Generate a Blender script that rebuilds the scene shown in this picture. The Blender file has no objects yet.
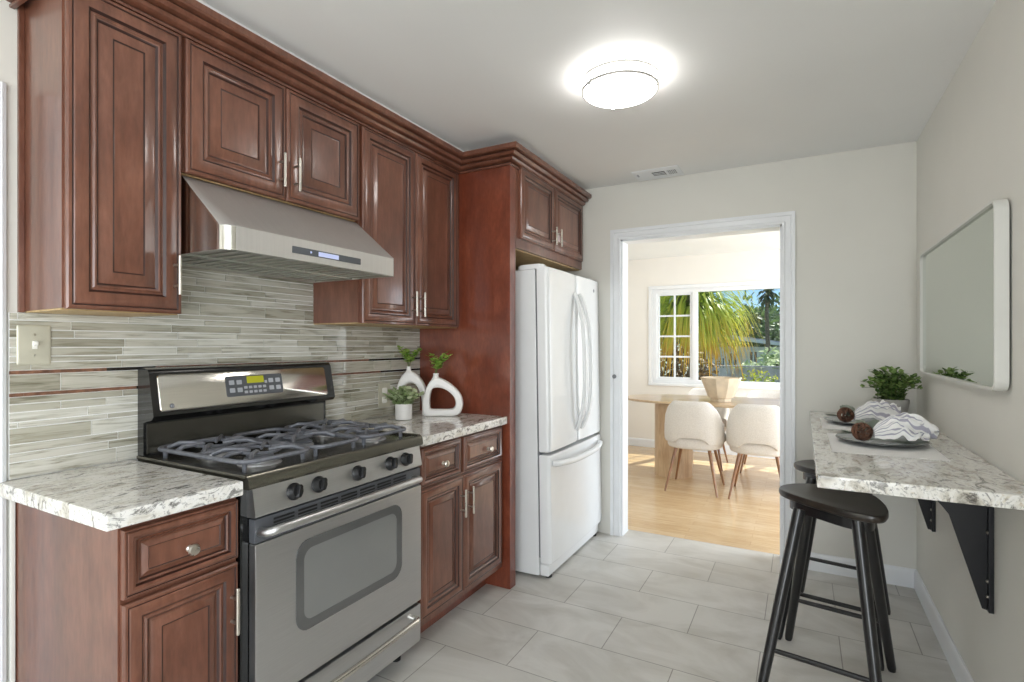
import bpy, bmesh, math, random
from mathutils import Vector, Matrix, noise
C = bpy.context.scene.collection
S = bpy.context.scene
R = math.radians
PI = math.pi

# ------------------------------------------------------------------ camera
cam = bpy.data.cameras.new('camera')
camo = bpy.data.objects.new('camera', cam)
C.objects.link(camo)
camo.location = (0, 0, 1.326)
camo.rotation_euler = (PI / 2, 0, 0.4982)
cam.sensor_width = 36
cam.lens = 532.6 / 1024 * 36
cam.shift_y = 3.45 / 1024
cam.clip_start = 0.02
cam.clip_end = 300
S.camera = camo

# ------------------------------------------------------------------ world, sun, fill lights, exposure
W = bpy.data.worlds.new('world')
S.world = W
W.use_nodes = True
wt = W.node_tree
bg = wt.nodes['Background']
sky = wt.nodes.new('ShaderNodeTexSky')
sky.sky_type = 'NISHITA'
sky.sun_disc = False
sky.sun_elevation = R(47)
sky.sun_rotation = R(40)
sky.air_density = 0.75
sky.dust_density = 0.0
sky.ozone_density = 5.0
wt.links.new(sky.outputs[0], bg.inputs[0])
bg.inputs[1].default_value = 0.17

def lamp(name, kind, energy, loc=(0, 0, 0), direction=(0, 0, -1), color=(1, 1, 1), **kw):
    d = bpy.data.lights.new(name, kind)
    d.energy = energy
    d.color = color
    for k, v in kw.items():
        setattr(d, k, v)
    o = bpy.data.objects.new(name, d)
    C.objects.link(o)
    o.location = loc
    o.rotation_euler = Vector(direction).to_track_quat('-Z', 'Y').to_euler()
    return o

SUN = (-0.30, -0.75, -1.25)
lamp('sun', 'SUN', 9.0, (0, 0, 20), SUN, (1.0, 0.93, 0.82), angle=R(0.8))
# added fill lights standing in for daylight, set in guessed openings out of view
lamp('side_fill_light', 'AREA', 64, (0.62, -1.35, 1.3), (-1, 0.25, 0.0), (0.93, 0.97, 1.0), shape='RECTANGLE', size=2.0, size_y=1.9)
lamp('rear_fill_light', 'AREA', 42, (0.0, -2.68, 1.15), (-0.25, 1, 0.0), (0.93, 0.97, 1.0), shape='RECTANGLE', size=0.85, size_y=1.9)
lamp('dining_fill_light', 'AREA', 118, (1.86, 5.3, 1.1), (-1, 0, 0), (0.90, 0.95, 1.0), shape='RECTANGLE', size=2.3, size_y=2.1)

S.view_settings.view_transform = 'Standard'
S.view_settings.look = 'None'
S.view_settings.exposure = 0.1
S.view_settings.gamma = 1.0
S.view_settings.use_curve_mapping = False

# ------------------------------------------------------------------ materials
def s2l(c):
    return tuple(((x / 12.92) if x <= 0.04045 else ((x + 0.055) / 1.055) ** 2.4) for x in [v / 255 for v in c])

def col(c):
    return s2l(c) + (1.0,)

class Mat:
    def __init__(self, name):
        self.m = bpy.data.materials.new(name)
        self.m.use_nodes = True
        self.nt = self.m.node_tree
        self.b = self.nt.nodes['Principled BSDF']
        self.out = self.nt.nodes['Material Output']

    def n(self, t, **kw):
        x = self.nt.nodes.new(t)
        for k, v in kw.items():
            if isinstance(k, str) and hasattr(x, k) and k not in x.inputs:
                setattr(x, k, v)
            else:
                x.inputs[k].default_value = v
        return x

    def l(self, a, b):
        self.nt.links.new(a, b)

    def coords(self, scale=(1, 1, 1), loc=(0, 0, 0), kind='Object'):
        tc = self.n('ShaderNodeTexCoord')
        mp = self.n('ShaderNodeMapping')
        mp.inputs['Scale'].default_value = scale
        mp.inputs['Location'].default_value = loc
        self.l(tc.outputs[kind], mp.inputs[0])
        return mp.outputs[0]

    def noise(self, vec, scale, detail=4, rough=0.55, dist=0.0):
        x = self.n('ShaderNodeTexNoise')
        x.inputs['Scale'].default_value = scale
        x.inputs['Detail'].default_value = detail
        x.inputs['Roughness'].default_value = rough
        x.inputs['Distortion'].default_value = dist
        self.l(vec, x.inputs['Vector'])
        return x.outputs['Fac']

    def ramp(self, fac, stops, interp='LINEAR'):
        x = self.n('ShaderNodeValToRGB')
        x.color_ramp.interpolation = interp
        e = x.color_ramp.elements
        while len(e) < len(stops):
            e.new(0.5)
        for el, (p, c) in zip(e, stops):
            el.position = p
            el.color = c if len(c) == 4 else col(c)
        self.l(fac, x.inputs[0])
        return x.outputs[0]

    def mix(self, fac, a, b, mode='MIX'):
        x = self.n('ShaderNodeMix', data_type='RGBA', blend_type=mode)
        for v, i in ((fac, 0), (a, 6), (b, 7)):
            if hasattr(v, 'links'):
                self.l(v, x.inputs[i])
            else:
                x.inputs[i].default_value = v
        return x.outputs[2]

    def bump(self, h, strength=0.2, dist=0.002):
        x = self.n('ShaderNodeBump')
        x.inputs['Strength'].default_value = strength
        x.inputs['Distance'].default_value = dist
        self.l(h, x.inputs['Height'])
        self.l(x.outputs[0], self.b.inputs['Normal'])

    def set(self, color=None, rough=None, metal=None, **kw):
        if color is not None:
            if hasattr(color, 'links'):
                self.l(color, self.b.inputs['Base Color'])
            else:
                self.b.inputs['Base Color'].default_value = col(color)
        if rough is not None:
            self.b.inputs['Roughness'].default_value = rough
        if metal is not None:
            self.b.inputs['Metallic'].default_value = metal
        for k, v in kw.items():
            self.b.inputs[k.replace('_', ' ')].default_value = v
        return self

def simple(name, c, rough=0.5, metal=0.0, var=0.06, vscale=6.0, **kw):
    """plain surface with a faint procedural variation of its own colour"""
    m = Mat(name)
    f = m.noise(m.coords(), vscale, 3)
    lo = tuple(max(0, v * (1 - var)) for v in c)
    hi = tuple(min(255, v * (1 + var)) for v in c)
    m.set(m.ramp(f, [(0.3, lo), (0.7, hi)]), rough, metal, **kw)
    return m.m

def wood(name, dark, mid, light, scale=(5, 5, 1.1), rough=0.32, coat=0.45, nscale=3.0):
    m = Mat(name)
    v = m.coords(scale)
    a = m.noise(v, nscale, 6, 0.6, 0.6)
    c1 = m.ramp(a, [(0.28, dark), (0.5, mid), (0.75, light)])
    b = m.noise(m.coords(tuple(k * 6 for k in scale)), nscale, 3)
    c2 = m.ramp(b, [(0.3, (228, 226, 224)), (0.65, (255, 255, 255))])
    cl = m.noise(m.coords(), 3.2, 3)
    c3 = m.ramp(cl, [(0.35, (225, 215, 210)), (0.65, (255, 255, 255))])
    m.set(m.mix(1.0, m.mix(1.0, c1, c2, 'MULTIPLY'), c3, 'MULTIPLY'), rough, 0.0, Coat_Weight=coat, Coat_Roughness=0.11)
    return m.m

M = {}
M['cherry'] = wood('cherry_stained_maple', (104, 65, 49), (122, 78, 60), (141, 95, 76))
M['cherry_red'] = wood('cherry_end_panel', (116, 58, 40), (132, 68, 47), (148, 82, 58), scale=(5, 5, 1.6))
M['glaze'] = simple('dark_glaze', (50, 24, 17), 0.4, var=0.15)
M['maple'] = wood('maple_underside', (196, 164, 112), (212, 184, 134), (222, 198, 152), rough=0.5, coat=0.0)
M['wall'] = simple('warm_grey_wall_paint', (222, 220, 212), 0.55, var=0.012, vscale=1.5)
M['wall_dining'] = simple('cream_wall_paint', (236, 232, 225), 0.6, var=0.01, vscale=1.5)
M['ceiling'] = simple('white_ceiling_paint', (236, 236, 234), 0.6, var=0.008, vscale=1.5)
M['trim'] = simple('white_gloss_trim', (232, 234, 236), 0.3, var=0.01)
M['steel'] = None

def brushed(name, c, rough, scale):
    m = Mat(name)
    f = m.noise(m.coords(scale), 6, 4, 0.6)
    m.set(m.ramp(f, [(0.3, tuple(v * 0.96 for v in c)), (0.7, c)]), rough, 1.0)
    mr = m.n('ShaderNodeMapRange')
    mr.inputs['To Min'].default_value = rough * 0.85
    mr.inputs['To Max'].default_value = rough * 1.2
    m.l(f, mr.inputs[0])
    m.l(mr.outputs[0], m.b.inputs['Roughness'])
    return m.m

M['steel'] = brushed('brushed_stainless', (208, 208, 209), 0.36, (40, 1, 40))
M['steel_hood'] = brushed('hood_stainless', (214, 212, 209), 0.52, (1, 30, 1))
M['steel_polished'] = brushed('polished_stainless', (224, 221, 214), 0.16, (40, 1, 40))
M['nickel'] = brushed('satin_nickel', (206, 200, 190), 0.28, (10, 10, 10))
M['black_enamel'] = simple('black_enamel', (22, 22, 22), 0.16, var=0.1, Coat_Weight=0.4)
M['dark_metal'] = simple('dark_olive_metal', (104, 101, 92), 0.24, 0.8, var=0.08)
M['iron'] = simple('cast_iron_grate', (112, 114, 121), 0.42, 0.25, var=0.12, vscale=40)
M['black_plastic'] = simple('black_plastic', (28, 28, 29), 0.35, var=0.12)
M['gap'] = simple('dark_gap', (16, 15, 15), 0.6)
M['burner'] = simple('burner_aluminium', (188, 188, 190), 0.35, 0.7)
M['white_app'] = simple('white_appliance_enamel', (236, 237, 237), 0.26, var=0.008, Coat_Weight=0.3)
M['grey_gasket'] = simple('grey_gasket', (120, 122, 124), 0.5)
M['white_ceramic'] = simple('matt_white_ceramic', (240, 237, 234), 0.45, var=0.012)
M['white_plastic'] = simple('white_plastic', (238, 236, 228), 0.35, var=0.01)
M['plate_almond'] = simple('almond_switch_plate', (196, 192, 174), 0.35, 0.2)
M['mirror'] = Mat('mirror_glass').set((205, 212, 204), 0.02, 1.0).m
M['mirror_frame'] = simple('pale_mirror_frame', (214, 213, 207), 0.4, var=0.01)
M['black_wood'] = wood('black_stained_wood', (18, 18, 20), (26, 26, 28), (36, 36, 38), rough=0.3, coat=0.3)
M['black_seat'] = wood('black_stained_seat', (34, 29, 25), (44, 37, 31), (60, 50, 42), scale=(1, 6, 6), rough=0.33, coat=0.3)
M['black_steel'] = simple('black_powder_coated_steel', (24, 24, 27), 0.4, 0.3)
M['leaf'] = None

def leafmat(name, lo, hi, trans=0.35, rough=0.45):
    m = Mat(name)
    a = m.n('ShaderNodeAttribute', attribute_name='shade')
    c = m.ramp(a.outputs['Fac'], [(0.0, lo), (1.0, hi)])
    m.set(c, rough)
    t = m.n('ShaderNodeBsdfTranslucent')
    m.l(c, t.inputs[0])
    mx = m.n('ShaderNodeMixShader')
    mx.inputs[0].default_value = trans
    m.l(m.b.outputs[0], mx.inputs[1])
    m.l(t.outputs[0], mx.inputs[2])
    m.l(mx.outputs[0], m.out.inputs[0])
    return m.m

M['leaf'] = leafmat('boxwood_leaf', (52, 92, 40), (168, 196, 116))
M['leaf_sprig'] = leafmat('fresh_sprig_leaf', (112, 166, 54), (196, 228, 116))
M['leaf_sage'] = leafmat('pale_sage_leaf', (144, 168, 108), (226, 234, 200))
M['leaf_euc'] = leafmat('grey_eucalyptus_leaf', (120, 128, 116), (168, 174, 160))
M['leaf_tree'] = leafmat('tree_leaf', (58, 84, 52), (132, 158, 100))
M['leaf_bright'] = leafmat('bright_garden_leaf', (90, 128, 22), (200, 214, 70), 0.5)
M['leaf_brown'] = leafmat('dry_brown_leaf', (84, 66, 40), (150, 118, 82), 0.4)
M['leaf_flower'] = leafmat('garden_flower_bed', (120, 150, 30), (220, 214, 90), 0.4)
M['petal'] = leafmat('pink_petal', (226, 120, 130), (246, 190, 190), 0.4)
M['stem'] = simple('green_stem', (92, 104, 56), 0.6)
M['trunk'] = simple('tree_trunk_bark', (112, 98, 84), 0.85, var=0.25, vscale=14)

def strapmat():
    m = Mat('strap_leaf_green_to_yellow')
    a = m.n('ShaderNodeAttribute', attribute_name='shade')
    c = m.ramp(a.outputs['Fac'], [(0.0, (128, 164, 44)), (0.45, (204, 216, 88)), (0.72, (240, 214, 96)), (1.0, (228, 172, 70))])
    m.set(c, 0.4)
    t = m.n('ShaderNodeBsdfTranslucent')
    m.l(c, t.inputs[0])
    mx = m.n('ShaderNodeMixShader')
    mx.inputs[0].default_value = 0.5
    m.l(m.b.outputs[0], mx.inputs[1])
    m.l(t.outputs[0], mx.inputs[2])
    m.l(mx.outputs[0], m.out.inputs[0])
    return m.m

M['strap'] = strapmat()

def granite(name='granite'):
    m = Mat(name)
    v = m.coords((1, 1, 1))
    vs = m.coords((2.2, 1.0, 1.6))
    big = m.noise(vs, 5.5, 8, 0.62, 1.6)
    c = m.ramp(big, [(0.30, (132, 127, 118)), (0.40, (198, 192, 180)), (0.50, (230, 227, 220)), (0.60, (238, 236, 232)), (0.72, (206, 196, 176))])
    veins = m.noise(vs, 9, 9, 0.7, 2.2)
    vc = m.ramp(veins, [(0.40, (96, 94, 92)), (0.455, (255, 255, 255)), (0.60, (255, 255, 255)), (0.70, (206, 188, 158))])
    c = m.mix(0.75, c, vc, 'MULTIPLY')
    sp = m.noise(v, 95, 3, 0.7)
    sc = m.ramp(sp, [(0.36, (120, 118, 118)), (0.44, (255, 255, 255))])
    c = m.mix(0.55, c, sc, 'MULTIPLY')
    fl = m.noise(v, 60, 2)
    c = m.mix(m.ramp(fl, [(0.60, (0, 0, 0)), (0.68, (120, 120, 120))]), c, col((245, 243, 240)))
    m.set(c, 0.13, 0.0, Coat_Weight=0.2, Coat_Roughness=0.05)
    return m.m

M['granite'] = granite()

def floortile():
    m = Mat('porcelain_floor_tile')
    v = m.coords((1, 1, 1), (0.462, -3.4445, 0))
    br = m.n('ShaderNodeTexBrick')
    br.offset = 0.5
    br.offset_frequency = 2
    br.squash = 1.0
    br.inputs['Scale'].default_value = 1.0
    br.inputs['Brick Width'].default_value = 0.61
    br.inputs['Row Height'].default_value = 0.3046
    br.inputs['Mortar Size'].default_value = 0.0022
    br.inputs['Mortar Smooth'].default_value = 0.1
    br.inputs['Bias'].default_value = 0.0
    br.inputs['Color1'].default_value = col((204, 202, 196))
    br.inputs['Color2'].default_value = col((214, 212, 207))
    br.inputs['Mortar'].default_value = col((150, 147, 141))
    m.l(v, br.inputs['Vector'])
    cl = m.noise(m.coords((1.0, 1.6, 1)), 2.2, 6, 0.6, 1.2)
    cc = m.ramp(cl, [(0.3, (226, 224, 220)), (0.6, (255, 255, 255))])
    m.set(m.mix(1.0, br.outputs[0], cc, 'MULTIPLY'), 0.34)
    inv = m.n('ShaderNodeMath', operation='SUBTRACT')
    inv.inputs[0].default_value = 1.0
    m.l(br.outputs['Fac'], inv.inputs[1])
    m.bump(inv.outputs[0], 0.4, 0.001)
    return m.m

M['tile'] = floortile()

def oakfloor():
    m = Mat('light_oak_floor')
    v = m.coords((1, 1, 1), (0.3, 0.02, 0))
    br = m.n('ShaderNodeTexBrick')
    br.offset = 0.37
    br.inputs['Scale'].default_value = 1.0
    br.inputs['Brick Width'].default_value = 1.1
    br.inputs['Row Height'].default_value = 0.082
    br.inputs['Mortar Size'].default_value = 0.0008
    br.inputs['Color1'].default_value = col((210, 182, 142))
    br.inputs['Color2'].default_value = col((222, 198, 162))
    br.inputs['Mortar'].default_value = col((168, 132, 92))
    m.l(v, br.inputs['Vector'])
    g = m.noise(m.coords((1.2, 16, 1)), 5, 6, 0.6, 0.5)
    gc = m.ramp(g, [(0.3, (224, 212, 196)), (0.65, (255, 255, 255))])
    m.set(m.mix(1.0, br.outputs[0], gc, 'MULTIPLY'), 0.24, 0.0, Coat_Weight=0.25, Coat_Roughness=0.12)
    return m.m

M['oak'] = oakfloor()
M['table_wood'] = wood('pale_oak_table', (206, 178, 142), (220, 196, 162), (230, 210, 180), scale=(1, 5, 5), rough=0.28, coat=0.3)
M['pedestal_wood'] = wood('pale_oak_pedestal', (196, 166, 130), (212, 184, 148), (224, 200, 166), scale=(9, 9, 0.6), rough=0.4, coat=0.1)
M['walnut'] = wood('walnut_leg', (120, 80, 46), (150, 106, 66), (168, 124, 84))
M['boucle'] = None
mm = Mat('cream_fabric')
f = mm.noise(mm.coords(), 130, 3)
mm.set(mm.ramp(f, [(0.3, (208, 203, 197)), (0.7, (226, 222, 217))]), 0.9)
mm.bump(f, 0.35, 0.002)
M['boucle'] = mm.m
M['vase_stone'] = simple('beige_stoneware', (206, 190, 166), 0.7, var=0.05, vscale=12)
M['concrete'] = simple('pale_concrete_pot', (176, 174, 170), 0.8, var=0.07, vscale=20)
M['soil'] = simple('dark_soil', (52, 42, 34), 0.95, var=0.3, vscale=60)
M['plate'] = simple('grey_stoneware_plate', (160, 166, 168), 0.18, var=0.06, vscale=16, Coat_Weight=0.3)
M['plate_rim'] = simple('dark_plate_rim', (44, 46, 48), 0.3)
M['twig'] = simple('brown_twig', (92, 62, 46), 0.75, var=0.35, vscale=50)

def stripes(name, c1, c2, attr, freq):
    m = Mat(name)
    a = m.n('ShaderNodeAttribute', attribute_name=attr)
    mu = m.n('ShaderNodeMath', operation='MULTIPLY')
    mu.inputs[1].default_value = freq
    m.l(a.outputs['Fac'], mu.inputs[0])
    fr = m.n('ShaderNodeMath', operation='FRACT')
    m.l(mu.outputs[0], fr.inputs[0])
    c = m.ramp(fr.outputs[0], [(0.0, c1), (0.66, c1), (0.70, c2), (0.94, c2), (1.0, c1)])
    m.set(c, 0.9)
    w = m.noise(m.coords(), 220, 2)
    m.bump(w, 0.3, 0.001)
    return m.m

M['napkin'] = stripes('striped_white_linen', (246, 245, 243), (178, 176, 190), 'shade', 15)

def matweave():
    m = Mat('woven_placemat')
    v = m.coords((1, 1, 1))
    wv = m.n('ShaderNodeTexWave')
    wv.wave_type = 'BANDS'
    wv.bands_direction = 'Y'
    wv.inputs['Scale'].default_value = 26
    wv.inputs['Distortion'].default_value = 1.5
    wv.inputs['Detail'].default_value = 2
    m.l(v, wv.inputs['Vector'])
    c = m.ramp(wv.outputs['Fac'], [(0.2, (222, 220, 217)), (0.6, (246, 245, 243))])
    m.set(c, 0.9)
    m.bump(wv.outputs['Fac'], 0.3, 0.001)
    return m.m

M['placemat'] = matweave()

def splash():
    m = Mat('streaked_glass_mosaic')
    a = m.n('ShaderNodeAttribute', attribute_name='tile')
    base = m.ramp(a.outputs['Fac'], [(0.0, (166, 161, 146)), (0.4, (190, 186, 172)), (0.75, (208, 204, 194)), (1.0, (222, 220, 212))])
    tc = m.n('ShaderNodeTexCoord')
    cb = m.n('ShaderNodeCombineXYZ')
    ml = m.n('ShaderNodeMath', operation='MULTIPLY')
    ml.inputs[1].default_value = 37.0
    m.l(a.outputs['Fac'], ml.inputs[0])
    m.l(ml.outputs[0], cb.inputs[0])
    m.l(ml.outputs[0], cb.inputs[1])
    ad = m.n('ShaderNodeVectorMath', operation='ADD')
    m.l(tc.outputs['Object'], ad.inputs[0])
    m.l(cb.outputs[0], ad.inputs[1])
    mp = m.n('ShaderNodeMapping')
    mp.inputs['Scale'].default_value = (1, 2.6, 42)
    m.l(ad.outputs[0], mp.inputs[0])
    st = m.noise(mp.outputs[0], 2.2, 4, 0.6, 0.8)
    sc = m.ramp(st, [(0.32, (150, 146, 126)), (0.5, (236, 235, 229)), (0.7, (255, 255, 255))])
    m.set(m.mix(0.85, base, sc, 'MULTIPLY'), 0.12, 0.0, Coat_Weight=0.3, Coat_Roughness=0.04)
    return m.m

M['splash'] = splash()
M['grout'] = simple('pale_grout', (244, 243, 238), 0.8)
M['copper'] = simple('brown_copper_liner', (124, 88, 68), 0.4, 0.1, var=0.2, vscale=60)
M['bronze'] = simple('dark_bronze_liner', (40, 32, 28), 0.2, 0.3)

def glassmat(name, tint=(235, 240, 240), alpha=0.12, rough=0.02):
    m = Mat(name)
    tr = m.n('ShaderNodeBsdfTransparent')
    tr.inputs[0].default_value = col(tint)
    gl = m.n('ShaderNodeBsdfGlossy')
    gl.inputs['Roughness'].default_value = rough
    fr = m.n('ShaderNodeFresnel')
    fr.inputs[0].default_value = 1.45
    mx = m.n('ShaderNodeMixShader')
    ge = m.n('ShaderNodeNewGeometry')
    inv = m.n('ShaderNodeMath', operation='SUBTRACT')
    inv.inputs[0].default_value = 1.0
    m.l(ge.outputs['Backfacing'], inv.inputs[1])
    mu = m.n('ShaderNodeMath', operation='MULTIPLY')
    m.l(fr.outputs[0], mu.inputs[0])
    m.l(inv.outputs[0], mu.inputs[1])
    m.l(mu.outputs[0], mx.inputs[0])
    m.l(tr.outputs[0], mx.inputs[1])
    m.l(gl.outputs[0], mx.inputs[2])
    m.l(mx.outputs[0], m.out.inputs[0])
    return m.m

M['glass'] = glassmat('window_glass')
M['oven_glass'] = simple('smoked_oven_glass', (142, 143, 141), 0.1, 0.35, var=0.02, vscale=3, Coat_Weight=0.6)
M['oven_border'] = simple('dark_oven_border', (98, 98, 97), 0.18, 0.2, Coat_Weight=0.4)

def emis(name, c, strength, base=None):
    m = Mat(name)
    m.set(base or c, 0.4)
    m.b.inputs['Emission Color'].default_value = col(c)
    m.b.inputs['Emission Strength'].default_value = strength
    return m.m

M['lamp'] = emis('lit_acrylic_diffuser', (255, 252, 248), 16.0)
M['band'] = simple('grey_metal_band', (176, 174, 170), 0.45, 0.3)
M['led_yellow'] = emis('yellow_green_display', (150, 150, 20), 0.9, (90, 90, 20))
M['led_blue'] = emis('pale_blue_display', (196, 206, 240), 0.7, (120, 124, 150))
M['key'] = simple('pale_grey_key', (176, 178, 184), 0.4)
M['panel_grey'] = simple('grey_control_panel', (84, 86, 90), 0.3)
M['vent_dark'] = simple('dark_vent_slot', (60, 60, 60), 0.7)
M['baffle'] = brushed('baffle_stainless', (222, 226, 220), 0.3, (30, 1, 1))
M['house_wall'] = simple('pale_lavender_siding', (228, 228, 238), 0.7)
M['house_roof'] = simple('grey_shingle_roof', (186, 184, 194), 0.8, var=0.15, vscale=4)
M['house_trim'] = simple('white_house_trim', (236, 236, 240), 0.6)
M['house_glass'] = simple('dark_house_window', (70, 78, 92), 0.15)
M['fence'] = simple('weathered_fence', (208, 202, 218), 0.85, var=0.18, vscale=3)
M['ground'] = simple('garden_lawn', (96, 110, 62), 0.95, var=0.25, vscale=2)

# ------------------------------------------------------------------ mesh helpers
class MB:
    def __init__(self):
        self.bm = bmesh.new()
        self.attr = None

    def _map(self, vs, f):
        if f:
            for v in vs:
                v.co = f(v.co)

    def box(self, x0, x1, y0, y1, z0, z1, bev=0.0, mat=0, seg=2, f=None):
        b = self.bm
        vs = [b.verts.new((x, y, z)) for z in (z0, z1) for y in (y0, y1) for x in (x0, x1)]
        fs = [b.faces.new([vs[i] for i in q]) for q in ((0, 2, 3, 1), (4, 5, 7, 6), (0, 1, 5, 4), (2, 6, 7, 3), (0, 4, 6, 2), (1, 3, 7, 5))]
        for q in fs:
            q.material_index = mat
        if bev > 0:
            es = list({e for q in fs for e in q.edges})
            r = bmesh.ops.bevel(b, geom=es, offset=bev, segments=seg, profile=0.5, affect='EDGES')
            vs = list({v for q in r['faces'] for v in q.verts} | {v for v in vs if v.is_valid})
            for q in r['faces']:
                q.material_index = mat
        self._map(vs, f)
        return self

    def loops(self, rings, mat=None, closed=False, cap0=True, cap1=True, ringclosed=True):
        b = self.bm
        vr = [[b.verts.new(p) for p in r] for r in rings]
        n = len(vr[0])
        k = len(vr) - (0 if closed else 1)
        for i in range(k):
            A, B = vr[i], vr[(i + 1) % len(vr)]
            for j in range(n if ringclosed else n - 1):
                q = b.faces.new((A[j], A[(j + 1) % n], B[(j + 1) % n], B[j]))
                if mat is not None:
                    q.material_index = mat[i] if isinstance(mat, (list, tuple)) else mat
        if not closed and ringclosed:
            if cap0:
                q = b.faces.new(list(reversed(vr[0])))
                if mat is not None:
                    q.material_index = mat[0] if isinstance(mat, (list, tuple)) else mat
            if cap1:
                q = b.faces.new(vr[-1])
                if mat is not None:
                    q.material_index = mat[-1] if isinstance(mat, (list, tuple)) else mat
        return self

    def tube(self, pts, r, seg=10, closed=False, mat=0, flat=1.0, up=(0, 0, 1)):
        pts = [Vector(p) for p in pts]
        n = len(pts)
        rings = []
        prev = None
        for i, p in enumerate(pts):
            if closed:
                t = (pts[(i + 1) % n] - pts[i - 1]).normalized()
            else:
                t = (pts[min(i + 1, n - 1)] - pts[max(i - 1, 0)]).normalized()
            if prev is None:
                u = Vector(up)
                if abs(u.dot(t)) > 0.95:
                    u = Vector((1, 0, 0)) if abs(t.x) < 0.9 else Vector((0, 1, 0))
            else:
                u = prev
            u = (u - t * u.dot(t)).normalized()
            prev = u
            w = t.cross(u)
            rr = r[i] if isinstance(r, (list, tuple)) else r
            rings.append([p + u * (rr * math.cos(2 * PI * k / seg)) + w * (rr * flat * math.sin(2 * PI * k / seg)) for k in range(seg)])
        return self.loops(rings, mat, closed)

    def lathe(self, prof, c=(0, 0, 0), seg=32, mat=0, sx=1.0, sy=1.0, axis='z', phase=0.0):
        rings = []
        for r, z in prof:
            ring = []
            for k in range(seg):
                a = 2 * PI * k / seg + phase
                x, y = r * sx * math.cos(a), r * sy * math.sin(a)
                if axis == 'z':
                    p = (x, y, z)
                elif axis == 'x':
                    p = (z, x, y)
                else:
                    p = (y, z, x)
                ring.append((c[0] + p[0], c[1] + p[1], c[2] + p[2]))
            rings.append(ring)
        return self.loops(rings, mat)

    def prism(self, poly, f, a, b_, mat=0, bev=0.0):
        """poly of 2D points, f(u, v, w) -> 3D, from w=a to w=b_"""
        return self.loops([[f(u, v, a) for u, v in poly], [f(u, v, b_) for u, v in poly]], mat)

    def build(self, name, mats, parent=None, smooth=35, mods=None):
        b = self.bm
        bmesh.ops.recalc_face_normals(b, faces=b.faces)
        if parent is not None:
            off = Vector((0, 0, 0))
            p = parent
            while p is not None:
                off += p.location
                p = p.parent
            bmesh.ops.translate(b, verts=b.verts, vec=-off)
        me = bpy.data.meshes.new(name)
        b.to_mesh(me)
        b.free()
        for m in (mats if isinstance(mats, (list, tuple)) else [mats]):
            me.materials.append(m)
        if smooth:
            me.polygons.foreach_set('use_smooth', [True] * len(me.polygons))
            me.set_sharp_from_angle(angle=R(smooth))
        if self.attr:
            nm, vals = self.attr
            at = me.attributes.new(nm, 'FLOAT', 'POINT')
            at.data.foreach_set('value', vals)
        o = bpy.data.objects.new(name, me)
        C.objects.link(o)
        o.parent = parent
        if smooth and smooth <= 40 and not self.attr:
            wn = o.modifiers.new('weighted_normals', 'WEIGHTED_NORMAL')
            wn.keep_sharp = True
        return o

def recenter(o, base):
    """give a single-mesh thing its origin at its base"""
    v = Vector(base)
    o.data.transform(Matrix.Translation(-v))
    o.location = v
    return o

def tag(o, label=None, cat=None, group=None, kind=None):
    for k, v in (('label', label), ('category', cat), ('group', group), ('kind', kind)):
        if v:
            o[k] = v
    return o

def thing(name, label, cat, loc=(0, 0, 0), group=None):
    o = bpy.data.objects.new(name, None)
    C.objects.link(o)
    o.location = loc
    o.empty_display_size = 0.05
    return tag(o, label, cat, group)

def struct(name, mb, mats, smooth=35):
    return tag(mb.build(name, mats, None, smooth), kind='structure')

def copy_tree(o, parent=None):
    c = o.copy()
    C.objects.link(c)
    c.parent = parent
    for ch in list(o.children):
        copy_tree(ch, c)
    return c

def rrect(u0, u1, v0, v1, r, n=5):
    pts = []
    for cx, cy, a0 in ((u1 - r, v1 - r, 0), (u0 + r, v1 - r, 90), (u0 + r, v0 + r, 180), (u1 - r, v0 + r, 270)):
        for k in range(n + 1):
            a = R(a0 + 90 * k / n)
            pts.append((cx + r * math.cos(a), cy + r * math.sin(a)))
    return pts

def catmull(pts, n=8, closed=True):
    P = [Vector(p) for p in pts]
    out = []
    m = len(P)
    for i in range(m if closed else m - 1):
        if closed:
            p0, p1, p2, p3 = P[i - 1], P[i], P[(i + 1) % m], P[(i + 2) % m]
        else:
            p0, p1, p2, p3 = P[max(i - 1, 0)], P[i], P[i + 1], P[min(i + 2, m - 1)]
        for k in range(n):
            t = k / n
            out.append(0.5 * ((2 * p1) + (p2 - p0) * t + (2 * p0 - 5 * p1 + 4 * p2 - p3) * t * t + (3 * p1 - p0 - 3 * p2 + p3) * t ** 3))
    if not closed:
        out.append(P[-1])
    return out

# ------------------------------------------------------------------ dimensions
XL, XR_, YB, ZC = -2.004, 0.55, 3.60, 2.434
YD, DL, DR = 6.90, -2.5, 1.8          # dining room: far wall, left wall, right wall
REAR = -2.6
DX0, DX1, DZ = -1.10, -0.104, 2.05     # doorway opening
WX0, WX1, WZ0, WZ1 = -1.69, 0.32, 0.83, 2.03   # dining window opening

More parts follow.
